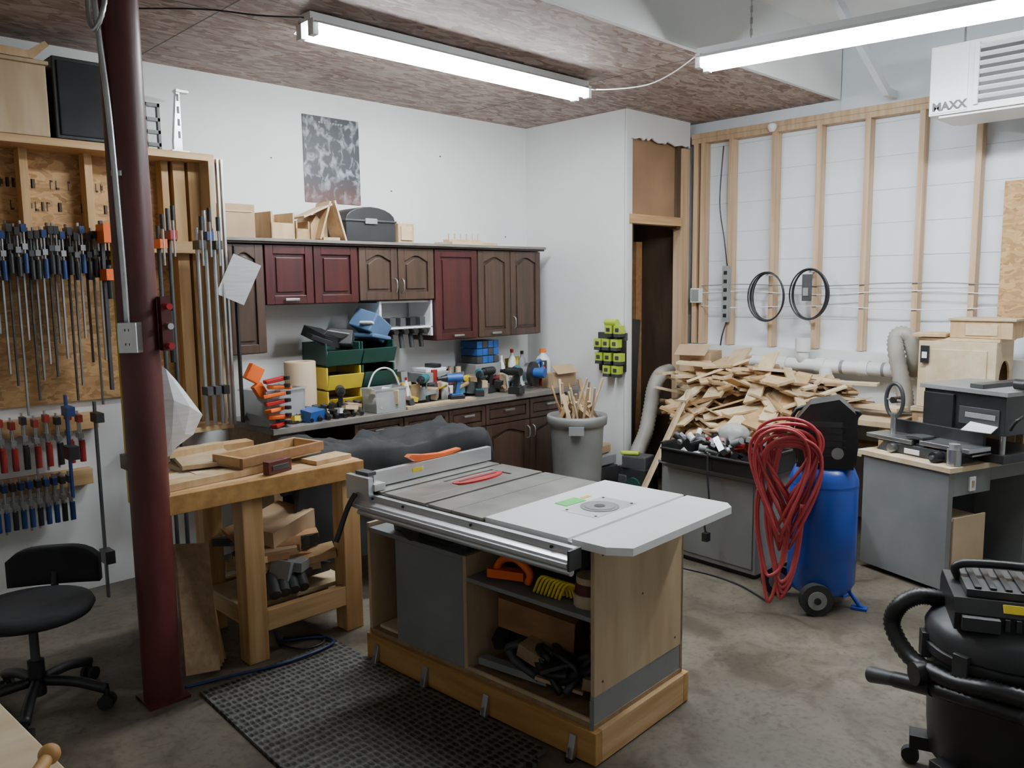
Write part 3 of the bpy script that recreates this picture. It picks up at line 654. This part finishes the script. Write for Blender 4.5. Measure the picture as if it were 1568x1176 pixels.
# ---------------------------------------------------------------- chair
b=B(rotT(.84,3.72,-32))
for i in range(5):
    a=math.radians(72*i+62);c,s=math.cos(a),math.sin(a)
    b.tube([(0.03*c,.03*s,.13),(.16*c,.16*s,.12),(.28*c,.28*s,.085)],.022,blk,sub=5)
    for w in(-.02,.02): b.cyl((.28*c-s*(w-.008),.28*s+c*(w-.008),.03),(.28*c-s*(w+.008),.28*s+c*(w+.008),.03),.03,rub,n=16)
    b.cyl((.28*c,.28*s,.05),(.28*c,.28*s,.09),.012,blk,n=8)
b.cyl((0,0,.07),(0,0,.22),.032,blk,n=16);b.cyl((0,0,.2),(0,0,.40),.018,dkg,n=16);b.box(-.1,.1,-.09,.09,.385,.405,blk)
b.lathe((0,0,0),[(.15,.40),(.225,.415),(.24,.44),(.23,.462),(.19,.468),(.05,.458)],blkc,36,sx=1,sy=.95)
b.tube([(0.0,.10,.40),(0,.24,.40),(0,.29,.42),(0,.31,.50)],.016,blk,sub=5)
pr=[]
for i in range(9):
    for j in range(13):
        u=(j/12-.5)*.38;v=i/8
        k=1-((j/12-.5)*2)**4*.3
        pr.append((u,.30-.36*u*u,.44+.17*v*k))
fs=[(i*13+j,i*13+j+1,(i+1)*13+j+1,(i+1)*13+j) for i in range(8) for j in range(12)]
n0=len(pr);pr2=[(x,y+.045,z) for x,y,z in pr]
fs2=[tuple(reversed([k+n0 for k in f])) for f in fs]
rim=[(j,j+1,n0+j+1,n0+j) for j in range(12)]+[(104+j,104+j+1,n0+104+j+1,n0+104+j) for j in range(12)]+[(i*13,(i+1)*13,n0+(i+1)*13,n0+i*13) for i in range(8)]+[(i*13+12,(i+1)*13+12,n0+(i+1)*13+12,n0+i*13+12) for i in range(8)]
b.add(pr+pr2,fs+fs2+rim,blkc,True)
b.done('swivel_office_chair')
# ---------------------------------------------------------------- foreground bench
b=B()
b.prism([(-.55,1.25),(.42,1.25),(.405,1.62),(.38,2.0),(.375,2.3),(-.55,2.3)],'Z',.81,.85,plyl)
for x in(-.5,.25):
    for y in(1.3,2.15): b.box(x,x+.08,y,y+.08,0,.81,woodZ)
b.box(-.42,.25,1.32,1.36,.70,.80,woodX);b.done('plywood_work_table',.004)
b=B();b.tube([(.22,1.46,.872),(.29,1.54,.872),(.355,1.62,.872),(.375,1.65,.874)],.013,orangew,sub=5,n=14);b.ell((.384,1.66,.876),(.02,.02,.02),orangew);b.done('wooden_mallet_handle')
# ---------------------------------------------------------------- trash can
b=B()
cx,cy=4.62,4.02
b.lathe((cx,cy,0),[(.165,0),(.17,.02),(.20,.67),(.205,.69),(.225,.70),(.23,.75),(.225,.77),(.205,.77),(.2,.71),(.17,.1),(.05,.08)],greyc,40)
for a in(40,220):
    c,s=math.cos(math.radians(a)),math.sin(math.radians(a));b.ob((cx+.235*c,cy+.235*s,.68),(.03,.11,.06),(0,0,a),greyc)
b.done('garbage_can')
b=B()
for i in range(38):
    a=U(0,6.28);r=U(0,.13);x=cx+r*math.cos(a);y=cy+r*math.sin(a);tx=U(-.14,.14);ty=U(-.14,.14)
    l=U(.14,.40);m=random.choice([w1,w2,w3,tan])
    if i%2: b.cyl((x,y,.6),(x+tx,y+ty,.68+l),U(.007,.013),m,n=8)
    else: b.ob((x,y,.72+U(0,.08)),(.02,.03,U(.2,.36)),(U(-50,50),U(-50,50),U(0,90)),m)
b.done('scrap_sticks')
b=B();b.box(4.88,5.06,3.58,3.84,.0,.36,blk);b.ob((4.96,3.70,.40),(.16,.2,.10),(0,0,10),dkg);b.cyl((4.86,3.68,.22),(4.88,3.68,.22),.07,green,n=20);b.box(4.86,4.88,3.74,3.82,.1,.3,dkg);b.ob((4.94,3.76,.46),(.1,.14,.03),(0,10,30),neon);b.done('dust_extractor',.01)
b=B();b.tube([(5.66,3.90,1.02),(5.52,3.90,1.0),(5.42,3.89,.9),(5.36,3.88,.74),(5.28,3.87,.55),(5.18,3.86,.44),(5.10,3.84,.38)],.055,flex,n=14,sub=12,corr=.14);b.done('flexible_dust_duct')
b=B();b.ob((4.99,4.10,.16),(.22,.2,.3),(0,0,0),dkg);b.ob((4.99,4.10,.36),(.2,.18,.08),(0,0,0),greyc);b.ob((4.99,4.12,.44),(.18,.14,.07),(0,0,10),cardb);b.done('storage_tote',.01)
b=B()
b.box(XC-.03,XC-.002,3.96,4.24,1.30,1.36,dkg);b.box(XC-.03,XC-.002,3.97,4.23,1.05,1.30,blk)
for z,ys in((1.37,(4.0,4.09)),(1.26,(4.03,4.12,4.2)),(1.15,(4.0,4.10,4.19)),(1.05,(4.02,4.11))):
    for y in ys:
        b.box(XC-.09,XC-.03,y-.035,y+.035,z-.015,z+.05,neon);b.box(XC-.095,XC-.03,y-.03,y+.03,z-.04,z-.015,dkg);b.box(XC-.093,XC-.09,y-.018,y+.018,z,z+.03,dkg)
b.cyl((XC-.06,4.02,1.44),(XC-.06,4.13,1.44),.03,neon,n=12);b.cyl((XC-.06,4.10,1.44),(XC-.06,4.14,1.44),.02,dkg,n=12);b.done('cordless_battery_rack',.004)
# ---------------------------------------------------------------- scrap pile bench + pile
b=B();b.box(5.35,5.97,1.98,3.7,.80,.84,plyw)
for x in(5.38,5.88):
    for y in(2.0,3.6): b.box(x,x+.08,y,y+.08,0,.8,woodZ)
b.done('lumber_bench',.003)
b=B()
n_=0
while n_<260:
    x=U(4.85,5.78);y=U(2.35,3.85)
    if y>3.36+(x-5)*.75: continue
    n_+=1
    h=.42+.62*min(1,(x-4.85)/.55)
    h*=1-.40*abs((y-3.0)/.85)**3
    if x>5.3: h=min(h+.06,1.08-.12*max(0,2.8-y))
    z=h-abs(random.gauss(0,.05)) if n_%3 else h-U(0,.35)
    l=U(.15,.50);w=U(.03,.13);t=U(.008,.022)
    pit=22 if x<5.35 else 4
    b.ob((x,y,max(.05,z)),(l,w,t),(U(-14,14),-pit+U(-10,10),U(0,180)),random.choice([w1,w2,w1,w2,plyl,w3,w1,plyw,plyd,w3]))
for i in range(34):
    x=U(4.95,5.40);y=U(2.55,3.40);h=.46+.60*min(1,(x-4.85)/.55)
    yaw=U(-70,70);pit=-U(15,38)
    b.ob((x,y,h+U(-.03,.05)),(U(.35,.62),U(.06,.15),U(.010,.022)),(U(-22,22),pit*math.cos(math.radians(yaw)),yaw),random.choice([w1,w2,w2,w3,plyw,plyl]))
for (c,s,r,m) in [((5.5,3.6,1.05),(.10,.6,.02),(0,5,70),w2),((5.4,3.3,1.12),(.12,.6,.02),(4,0,20),w2),((5.35,2.9,1.06),(.14,.6,.02),(0,-12,-30),w1),((5.6,2.6,1.04),(.1,.8,.018),(0,0,10),plyl),((5.6,2.25,.90),(.15,.5,.02),(0,0,-8),w2),((5.6,3.0,1.10),(.5,.3,.018),(5,4,40),w2),((5.55,3.3,1.14),(.45,.22,.018),(-6,-5,10),w1)]:
    b.ob(c,s,r,m)
b.box(4.95,5.34,2.5,3.40,0,.40,plyd);b.done('scrap_wood_pile')
b=B()
for v0,v1,w,m,a in((Vector((4.70,3.58,.03)),Vector((5.12,3.36,.96)),.065,w2,-20),(Vector((4.80,3.38,.03)),Vector((5.15,3.15,.82)),.07,w1,-10)):
    d=v1-v0;q=d.to_track_quat('Z','Y').to_matrix().to_4x4();b.box(-w,w,-.011,.011,0,d.length,m,T=Matrix.Translation(v0)@q@Matrix.Rotation(math.radians(a),4,'Z'))
b.done('leaning_plank')
b=B();b.ob((5.68,3.62,1.10),(.3,.25,.2),(0,0,14),cardb);b.ob((5.52,3.6,1.22),(.15,.25,.004),(0,-30,14),cardb);b.done('cardboard_box')
# ---------------------------------------------------------------- PVC duct
b=B();z=1.12;xx=5.90
b.cyl((xx,3.32,z),(xx,2.06,z),.048,pvc,n=24)
for y in(3.32,3.02,2.72,2.40,2.08): b.cyl((xx,y-.035,z),(xx,y+.035,z),.058,pvc,n=24)
b.cyl((xx,2.545,z),(xx,2.57,z),.050,greyp,n=24);b.cyl((xx,2.25,z),(xx,2.27,z),.050,greyp,n=24)
b.tube([(xx,2.87,z),(xx,2.87,1.20),(xx,2.87,1.30)],.045,pvc,n=20);b.cyl((xx,2.87,1.22),(xx,2.87,1.32),.055,pvc,n=20)
b.cyl((xx-.02,2.67,z),(xx-.04,2.67,.96),.048,pvc,n=20);b.cyl((xx-.04,2.67,.93),(xx-.04,2.67,1.0),.058,pvc,n=20)
b.cyl((xx,3.33,z),(xx,3.40,z+.01),.05,pvc,n=20);b.cyl((xx,3.32,z),(xx-.08,3.34,z+.0),.05,pvc,n=20)
b.done('pvc_dust_collection_pipe')
b=B();b.tube([(5.86,2.06,1.12),(5.80,2.02,1.22),(5.78,2.06,1.36),(5.76,2.12,1.38),(5.74,2.13,1.30),(5.72,2.08,1.1),(5.72,2.05,.98),(5.72,2.04,.86)],.05,flex,n=14,sub=10,corr=.14);b.done('flexible_dust_duct')
# ---------------------------------------------------------------- electrical
b=B();b.box(5.99,6.035,3.84,3.93,1.58,1.70,enam);b.box(5.985,5.99,3.85,3.92,1.59,1.69,greyc);b.box(5.995,6.035,3.57,3.63,1.42,1.88,greyc)
for i in range(6): b.box(5.992,5.995,3.585,3.615,1.46+i*.07,1.49+i*.07,blk)
b.tube([(6.02,3.60,1.88),(6.0,3.62,2.1),(6.02,3.68,2.4),(6.03,3.66,2.85)],.005,blk,sub=6,n=6)
b.tube([(6.02,3.60,1.42),(5.99,3.62,1.3),(6.0,3.64,1.2)],.006,blk,sub=6,n=6);b.done('power_strip')
b=B()
for z,s in((1.72,.01),(1.66,.015),(1.55,-.01)):
    b.tube([(6.03,3.85-i*.37,z+s*math.sin(i*1.7)) for i in range(8)],.004,enam if z<1.7 else greyc,sub=4,n=6)
b.done('wall_wiring')
def coil(y,z,name):
    b=B()
    for k in range(4):
        ry=.10+.006*k;rz=.185+.006*(k%2);dy=U(-.01,.01)
        b.tube([(5.98-.012*k,y+dy+ry*1.3*math.cos(t*math.pi/8),z+rz*math.sin(t*math.pi/8)) for t in range(16)],.006,blk,sub=3,closed=True,n=8)
    b.cyl((5.95,y,z+.17),(6.04,y,z+.17),.008,steel,n=8);return b.done(name)
coil(3.21,1.63,'hanging_cable_coil');coil(2.86,1.65,'hanging_cable_coil')
b=B();b.box(5.9,5.94,2.83,2.89,1.60,1.80,dkg);b.box(5.895,5.90,2.84,2.88,1.64,1.70,greyc);b.done('cable_reel_hook')
b=B();b.lathe((6.0,3.22,0),[(.001,2.90),(.02,2.9),(.035,2.93),(.035,2.95),(.02,2.96)],enam,16);b.done('wall_sensor')
# ---------------------------------------------------------------- grey cabinet + tote
b=B();T3=rotAbout(4.25,2.3,-4);b.T=T3
b.box(4.25,4.75,2.32,3.02,.03,.60,greyp);b.box(4.235,4.77,2.30,3.04,.60,.62,greyp);b.box(4.27,4.73,2.34,3.0,0,.03,blk)
b.box(4.244,4.25,2.34,3.0,.06,.58,greyp);b.box(4.235,4.245,2.9,2.915,.3,.4,steel)
b.done('grey_storage_cabinet',.004)
b=B(T3)
x0,x1,y0,y1=4.19,4.62,2.28,2.98
for a in((y0,y0+.012),(y1-.012,y1)): b.box(x0,x1,a[0],a[1],.622,.74,blk)
b.box(x0,x0+.012,y0,y1,.622,.71,blk);b.box(x1-.012,x1,y0,y1,.622,.74,blk);b.box(x0,x1,y0,y1,.622,.63,blk);b.box(x0-.01,x1+.01,y0-.01,y0+.012,.735,.75,blk);b.box(x0-.012,x0+.01,y0,y1,.705,.718,blk);b.box(x0,x1,y1-.01,y1+.012,.735,.75,blk)
b.done('black_tool_tray',.004)
b=B(T3)
for i in range(70):
    x=U(4.24,4.56);y=U(2.34,2.92);m=random.choice([redd,greyc,steel,enam,dkg,greyp,redp,blk,dkg]);z=.66+U(0,.13)
    if i%2: b.ob((x,y,z),(U(.02,.1),U(.02,.1),U(.02,.05)),(U(0,60),U(0,60),U(0,90)),m)
    else: b.cyl((x,y,z),(x+U(-.06,.06),y+U(-.08,.08),z+U(0,.04)),U(.01,.025),m,n=10)
b.ell((4.45,2.62,.82),(.09,.10,.06),clearp);b.ob((4.40,2.42,.80),(.2,.12,.03),(10,10,30),greyc)
b.done('tool_assortment')
b=B();b.tube([(4.2,2.62,.74),(4.17,2.6,.6),(4.16,2.58,.45),(4.18,2.62,.3),(4.17,2.6,.24)],.006,blk,sub=6);b.box(4.15,4.19,2.585,2.62,.2,.25,blk);b.tube([(4.1,2.9,.006),(4.15,2.6,.006),(4.12,2.35,.006),(4.0,2.1,.006)],.006,blk,sub=6);b.done('black_power_cord')
# ---------------------------------------------------------------- compressor
b=B();cx,cy=4.20,1.90;r=.175
b.lathe((cx,cy,0),[(.02,.06),(.09,.065),(.15,.09),(r,.14),(r,.70),(.15,.76),(.09,.785),(.02,.79)],blue,40)
b.cyl((cx,cy,.67),(cx,cy,.68),r+.002,blue,n=40)
pd=Matrix.Translation((cx,cy,0))@Matrix.Rotation(math.radians(25),4,'Z');b.T=pd
b.box(-.12,.12,-.14,.14,.775,.80,blk)
b.prism([(-.15,.80),(.13,.80),(.16,.90),(.15,1.02),(.08,1.11),(-.06,1.14),(-.14,1.07),(-.16,.92)],'X',-.12,.10,blk)
b.box(-.125,-.12,-.08,.08,.84,1.02,dkg)
for i in range(5): b.box(-.13,-.12,-.10,.10,.85+i*.035,.858+i*.035,blk)
b.cyl((-.14,-.06,.86),(-.12,-.06,.86),.03,steel,n=16);b.cyl((-.14,.03,.83),(-.12,.03,.83),.022,enam,n=16)
b.tube([(.06,-.12,.7),(.10,-.15,.80),(.10,-.15,1.0),(.10,-.15,1.05),(.10,.15,1.05),(.10,.15,.80),(.06,.12,.7)],.012,blk,sub=5)
b.T=Matrix()
wa=Vector((4.02,1.84,.085));wb=Vector((4.15,2.13,.085));ax=Vector((.72,.69,0)).normalized()
for w in(wa,wb):
    b.cyl(w-ax*.022,w+ax*.022,.085,rub,n=28);b.cyl(w-ax*.027,w+ax*.0,.05,greyc,n=20);b.cyl(w-ax*.034,w-ax*.02,.018,blk,n=12)
b.cyl(wa,(cx-.04,cy-.02,.085),.012,steel,n=8);b.cyl(wb,(cx-.04,cy+.03,.085),.012,steel,n=8);b.ob((cx-.05,cy+.02,.11),(.08,.22,.03),(0,0,20),blue)
for a in(-75,-15): 
    c,s=math.cos(math.radians(a)),math.sin(math.radians(a))
    b.tube([(cx+.10*c,cy+.10*s,.16),(cx+.2*c,cy+.2*s,.02),(cx+.22*c,cy+.22*s,.012)],.012,blue)
    b.ob((cx+.20*c,cy+.20*s,.008),(.08,.05,.012),(0,0,a),blue)
b.done('air_compressor')
b=B();vdir=Vector((.9,.43,0));side=Vector((-.43,.9,0));base=Vector((3.94,1.985,0))
for k in range(12):
    w=.08+U(0,.06);top=1.04-.012*k+U(-.02,.02);bot=.30+U(0,.38);off=U(-.04,.04);dd=U(-.05,.03)
    pts=[]
    for i in range(14):
        t=2*math.pi*i/14;z=(top+bot)/2+(top-bot)/2*math.sin(t);ww=w*(1.0+.35*math.sin(t))*math.cos(t)
        p=base+side*(off+ww+.03*math.sin(t*2))+vdir*(dd+.02*math.sin(3*t));pts.append((p.x,p.y,z))
    b.tube(pts,.0095,redh,sub=4,closed=True,n=8)
for k in range(6):
    o=U(.0,.10);pts=[(base+side*o).to_tuple()[:2]+(.9,),(base+side*(o+.03+U(0,.03))).to_tuple()[:2]+(.55,),(base+side*(o+.01)-vdir*.02).to_tuple()[:2]+(.25,),(base+side*(o-.03)-vdir*.04).to_tuple()[:2]+(.06+.03*k,),(base+side*(o-.09)-vdir*.02).to_tuple()[:2]+(.3,),(base+side*(o-.12)-vdir*.02).to_tuple()[:2]+(.6,)]
    b.tube(pts,.0095,redh,sub=8,n=8)
b.done('red_air_hose')
# ---------------------------------------------------------------- right machine cabinet
TR=Matrix.Translation((4.75,1.45,0))@Matrix.Rotation(math.radians(-19),4,'Z')
b=B(TR)
b.box(0,.04,0,.57,.03,.70,greyp);b.box(.04,.72,.55,.57,.03,.70,greyp);b.box(.04,.72,.02,.55,.03,.05,greyp);b.box(.04,.35,0.0,.02,.56,.70,greyp)
b.box(.35,.72,0,.02,.62,.70,greyp);b.box(-.02,.76,-.02,.60,.70,.73,plyl);b.box(.68,.72,0,.55,.03,.70,greyp)
b.box(.045,.30,.0,.5,.12,.42,plyw);b.box(.045,.31,-.01,.0,.12,.44,tan);b.box(.32,.66,.3,.32,.05,.6,dkg)
b.box(.16,.21,-.012,0,.58,.66,lam);b.box(.175,.195,-.016,-.012,.60,.64,tan)
b.box(.0,.72,.0,.04,.0,.03,blk)
b.done('machine_stand_cabinet',.004)
b=B(TR@Matrix.Translation((.0,0,.732)))
b.prism([(.02,0),(.55,0),(.50,.06),(.06,.06)],'X',.08,.24,dkg)
b.box(.07,.25,-.06,.25,.075,.10,steel);b.box(.07,.25,.30,.62,.065,.09,steel);b.box(.10,.22,0.0,.56,.05,.075,dkg)
b.prism([(-.02,.095),(.56,.095),(.56,.17),(-.02,.17)],'X',.24,.262,blk);b.box(.262,.27,.2,.34,.05,.12,dkg)
b.prism([(.24,.10),(.34,.10),(.36,.112),(.30,.12),(.23,.118)],'X',.08,.18,dkg)
b.cyl((.02,.12,.03),(.08,.12,.03),.03,blk,n=20);b.cyl((.0,.12,.03),(.02,.12,.03),.012,steel,n=10);b.cyl((.04,.42,.03),(.08,.42,.03),.025,steel,n=16)
b.ob((.05,.28,.03),(.006,.10,.03),(0,0,0),enam)
b.done('benchtop_jointer',.003)
b=B(TR@Matrix.Translation((.30,.02,.732)))
b.box(0,.42,-.12,.36,0,.05,dkg)
for x,y in((.03,-.09),(.03,.31),(.36,-.09),(.36,.31)): b.cyl((x,y,.05),(x,y,.22),.015,steel,n=10)
b.box(-.02,.44,-.13,.37,.16,.38,blk);b.box(-.026,-.02,-.10,.14,.20,.30,dkg);b.box(-.03,-.026,-.08,.1,.24,.27,greyc);b.box(-.04,.46,-.15,.39,.38,.405,greyp)
b.box(-.04,-.022,.17,.36,.10,.36,blk)
b.box(-.16,0,-.05,.28,.045,.055,steel)
b.box(.0,.40,.02,.10,.406,.43,dkg);b.cyl((.1,-.16,.44),(.1,-.10,.44),.03,blk,n=14);b.tube([(.0,-.15,.2),(-.03,-.2,.26),(.1,-.2,.3)],.01,blk,sub=4)
b.ob((-.06,-.02,.20),(.12,.16,.006),(0,-18,10),paper)
b.done('thickness_planer',.005)
b=B(TR@Matrix.Translation((.03,-.0,.732)));b.cyl((0.03,.02,0),(.03,.02,.09),.038,steel,n=20);b.cyl((.03,.02,.09),(.03,.02,.12),.028,greyc,n=20);b.done('metal_dust_port')
b=B();
b.box(5.56,5.97,1.30,1.94,.0,.04,plyd);b.box(5.56,5.58,1.30,1.94,.04,.90,plyd);b.box(5.58,5.97,1.30,1.32,.04,.90,plyd);b.box(5.58,5.97,1.92,1.94,.04,.90,plyd);b.box(5.55,5.98,1.29,1.95,.90,.93,plyw);b.box(5.553,5.56,1.34,1.90,.08,.86,plyw);b.done('plywood_base_cabinet',.003)
b=B()
zb=.932
b.box(5.58,5.93,1.47,1.92,zb,zb+.018,plyl);b.box(5.58,5.93,1.90,1.92,zb,1.36,plyl);b.box(5.58,5.93,1.46,1.93,1.36,1.38,w2)
b.box(5.565,5.58,1.47,1.92,zb,1.36,plyl)
A=[(5.58,zb),(5.64,zb)]+[(5.755-.115*math.cos(math.pi*i/10),1.12+.12*math.sin(math.pi*i/10)) for i in range(11)]+[(5.87,zb),(5.93,zb),(5.93,1.36),(5.58,1.36)]
b.prism(A,'Y',1.47,1.485,plyl);b.box(5.91,5.93,1.49,1.9,zb,1.36,plyd);b.box(5.556,5.565,1.52,1.87,zb+.05,1.31,plyl);b.done('plywood_router_box',.003)
b=B();b.box(5.60,5.85,1.40,1.75,1.382,1.49,w1);b.box(5.59,5.86,1.38,1.76,1.49,1.505,plyw);b.box(5.595,5.60,1.48,1.66,1.40,1.47,w2);b.ob((5.68,1.88,1.395),(.25,.2,.02),(0,0,8),w1);b.done('wooden_storage_box',.003)
b=B();b.box(5.54,5.555,1.85,1.90,1.22,1.33,blk);b.box(5.535,5.54,1.86,1.89,1.25,1.29,enam);b.done('switch_box')
b=B();b.T=TR
b.tube([(.16,.50+.06*math.cos(t*math.pi/6),1.03+.10*math.sin(t*math.pi/6)) for t in range(12)],.012,dkg,sub=4,closed=True);b.cyl((.16,.50,.93),(.16,.50,.82),.015,dkg,n=10);b.cyl((.14,.50,1.03),(.22,.50,1.03),.02,blk,n=12);b.box(.27,.30,.44,.56,.733,.80,greyp);b.cyl((.16,.50,.82),(.16,.50,.95),.018,steel,n=12);b.cyl((.16,.44,1.03),(.16,.56,1.03),.007,steel,n=8)
b.done('clamp_hand_wheel')
b=B();b.T=TR
b.box(.80,1.15,-.62,-.15,0,.50,dkg);b.box(.78,1.17,-.64,-.13,.50,.52,plyd);b.ob((.95,-.35,.62),(.22,.2,.2),(0,0,15),blk);b.ob((1.05,-.25,.60),(.15,.15,.15),(0,0,40),greyp);b.cyl((.85,-.45,.52),(.85,-.45,.80),.05,enam,n=16);b.ob((.9,-.2,.55),(.1,.1,.05),(0,0,0),redp)
for k in range(3): b.box(.795,.80,-.58,-.19,.06+k*.15,.18+k*.15,blk)
b.done('tool_cart',.004)
# ---------------------------------------------------------------- shop vac
b=B();cx,cy=3.08,.73
b.lathe((cx,cy,0),[(.20,.075),(.225,.09),(.235,.20),(.245,.46),(.26,.47),(.26,.50),(.24,.505)],blk,48)
b.lathe((cx,cy,0),[(.25,.505),(.255,.55),(.235,.585),(.2,.60),(.17,.61)],dkg,48)
o=b.T;b.T=rotT(cx,cy,25)
b.prism([(-.17,.60),(.17,.60),(.175,.66),(.14,.70),(-.14,.70),(-.175,.66)],'Y',-.18,.19,blk)
b.box(-.12,.12,-.14,.15,.70,.725,dkg)
for i in range(6): b.box(-.11,.11,-.12+i*.045,-.10+i*.045,.725,.733,blk)
for i in range(9): b.box(-.182,-.174,-.13+i*.032,-.115+i*.032,.615,.655,dkg)
b.box(-.20,-.173,.06,.17,.61,.655,dkg)
b.tube([(.05,-.15,.70),(.04,-.14,.76),(.04,.14,.76),(.05,.15,.70)],.015,blk,sub=6)
b.ob((-.165,.0,.685),(.004,.10,.03),(0,40,0),yel)
b.T=o
for a in(20,110,155,200,290):
    c,s=math.cos(math.radians(a)),math.sin(math.radians(a))
    b.ob((cx+.235*c,cy+.235*s,.095),(.10,.07,.05),(0,0,a),blk);b.cyl((cx+.27*c,cy+.27*s,.06),(cx+.27*c,cy+.27*s,.09),.014,steel,n=8)
    b.cyl((cx+.28*c-.013*s,cy+.28*s+.013*c,.03),(cx+.28*c+.013*s,cy+.28*s-.013*c,.03),.03,rub,n=20)
for a in(120,165,215):
    c,s=math.cos(math.radians(a)),math.sin(math.radians(a));b.ob((cx+.255*c,cy+.255*s,.48),(.03,.05,.09),(0,0,a),dkg)
b.cyl((cx-.16,cy+.16,.40),(cx-.23,cy+.22,.40),.04,blk,n=20)
b.done('shop_vacuum',.004)
b=B()
b.tube([(3.08,.92,.60),(3.02,.99,.62),(2.98,1.05,.58),(2.97,1.07,.50),(2.92,.98,.42),(2.84,.82,.42),(2.80,.70,.45),(2.81,.58,.45),(2.87,.48,.42)],.027,blk,n=14,sub=14,corr=.16)
b.tube([(2.79,.60,.40),(2.81,.76,.39),(2.87,.90,.36)],.024,blk,n=14,sub=12,corr=.16)
b.cyl((2.86,.89,.365),(2.91,1.03,.33),.028,blk,n=16);b.cyl((2.91,1.03,.33),(2.95,1.13,.30),.024,dkg,r2=.030,n=16)
b.done('vacuum_hose')
# ---------------------------------------------------------------- world & camera
w=bpy.data.worlds.new('World');bpy.context.scene.world=w;w.use_nodes=True;w.node_tree.nodes['Background'].inputs[0].default_value=(.6,.7,.8,1);w.node_tree.nodes['Background'].inputs[1].default_value=.1
cd=bpy.data.cameras.new('camera');cam=bpy.data.objects.new('camera',cd);bpy.context.collection.objects.link(cam)
p=math.radians(6.94);y=math.radians(45.606);r=math.radians(.716)
fh=Vector((math.cos(y),math.sin(y),0));rt=Vector((math.sin(y),-math.cos(y),0));z=Vector((0,0,1))
f=fh*math.cos(p)-z*math.sin(p);u=fh*math.sin(p)+z*math.cos(p)
cx_=rt*math.cos(r)-u*math.sin(r);cy_=rt*math.sin(r)+u*math.cos(r);cz=-f
cam.matrix_world=Matrix(((cx_.x,cy_.x,cz.x,0),(cx_.y,cy_.y,cz.y,0),(cx_.z,cy_.z,cz.z,1.75),(0,0,0,1)))
cd.sensor_width=36;cd.lens=36*1250.17/1568;cd.clip_start=.05
bpy.context.scene.camera=cam
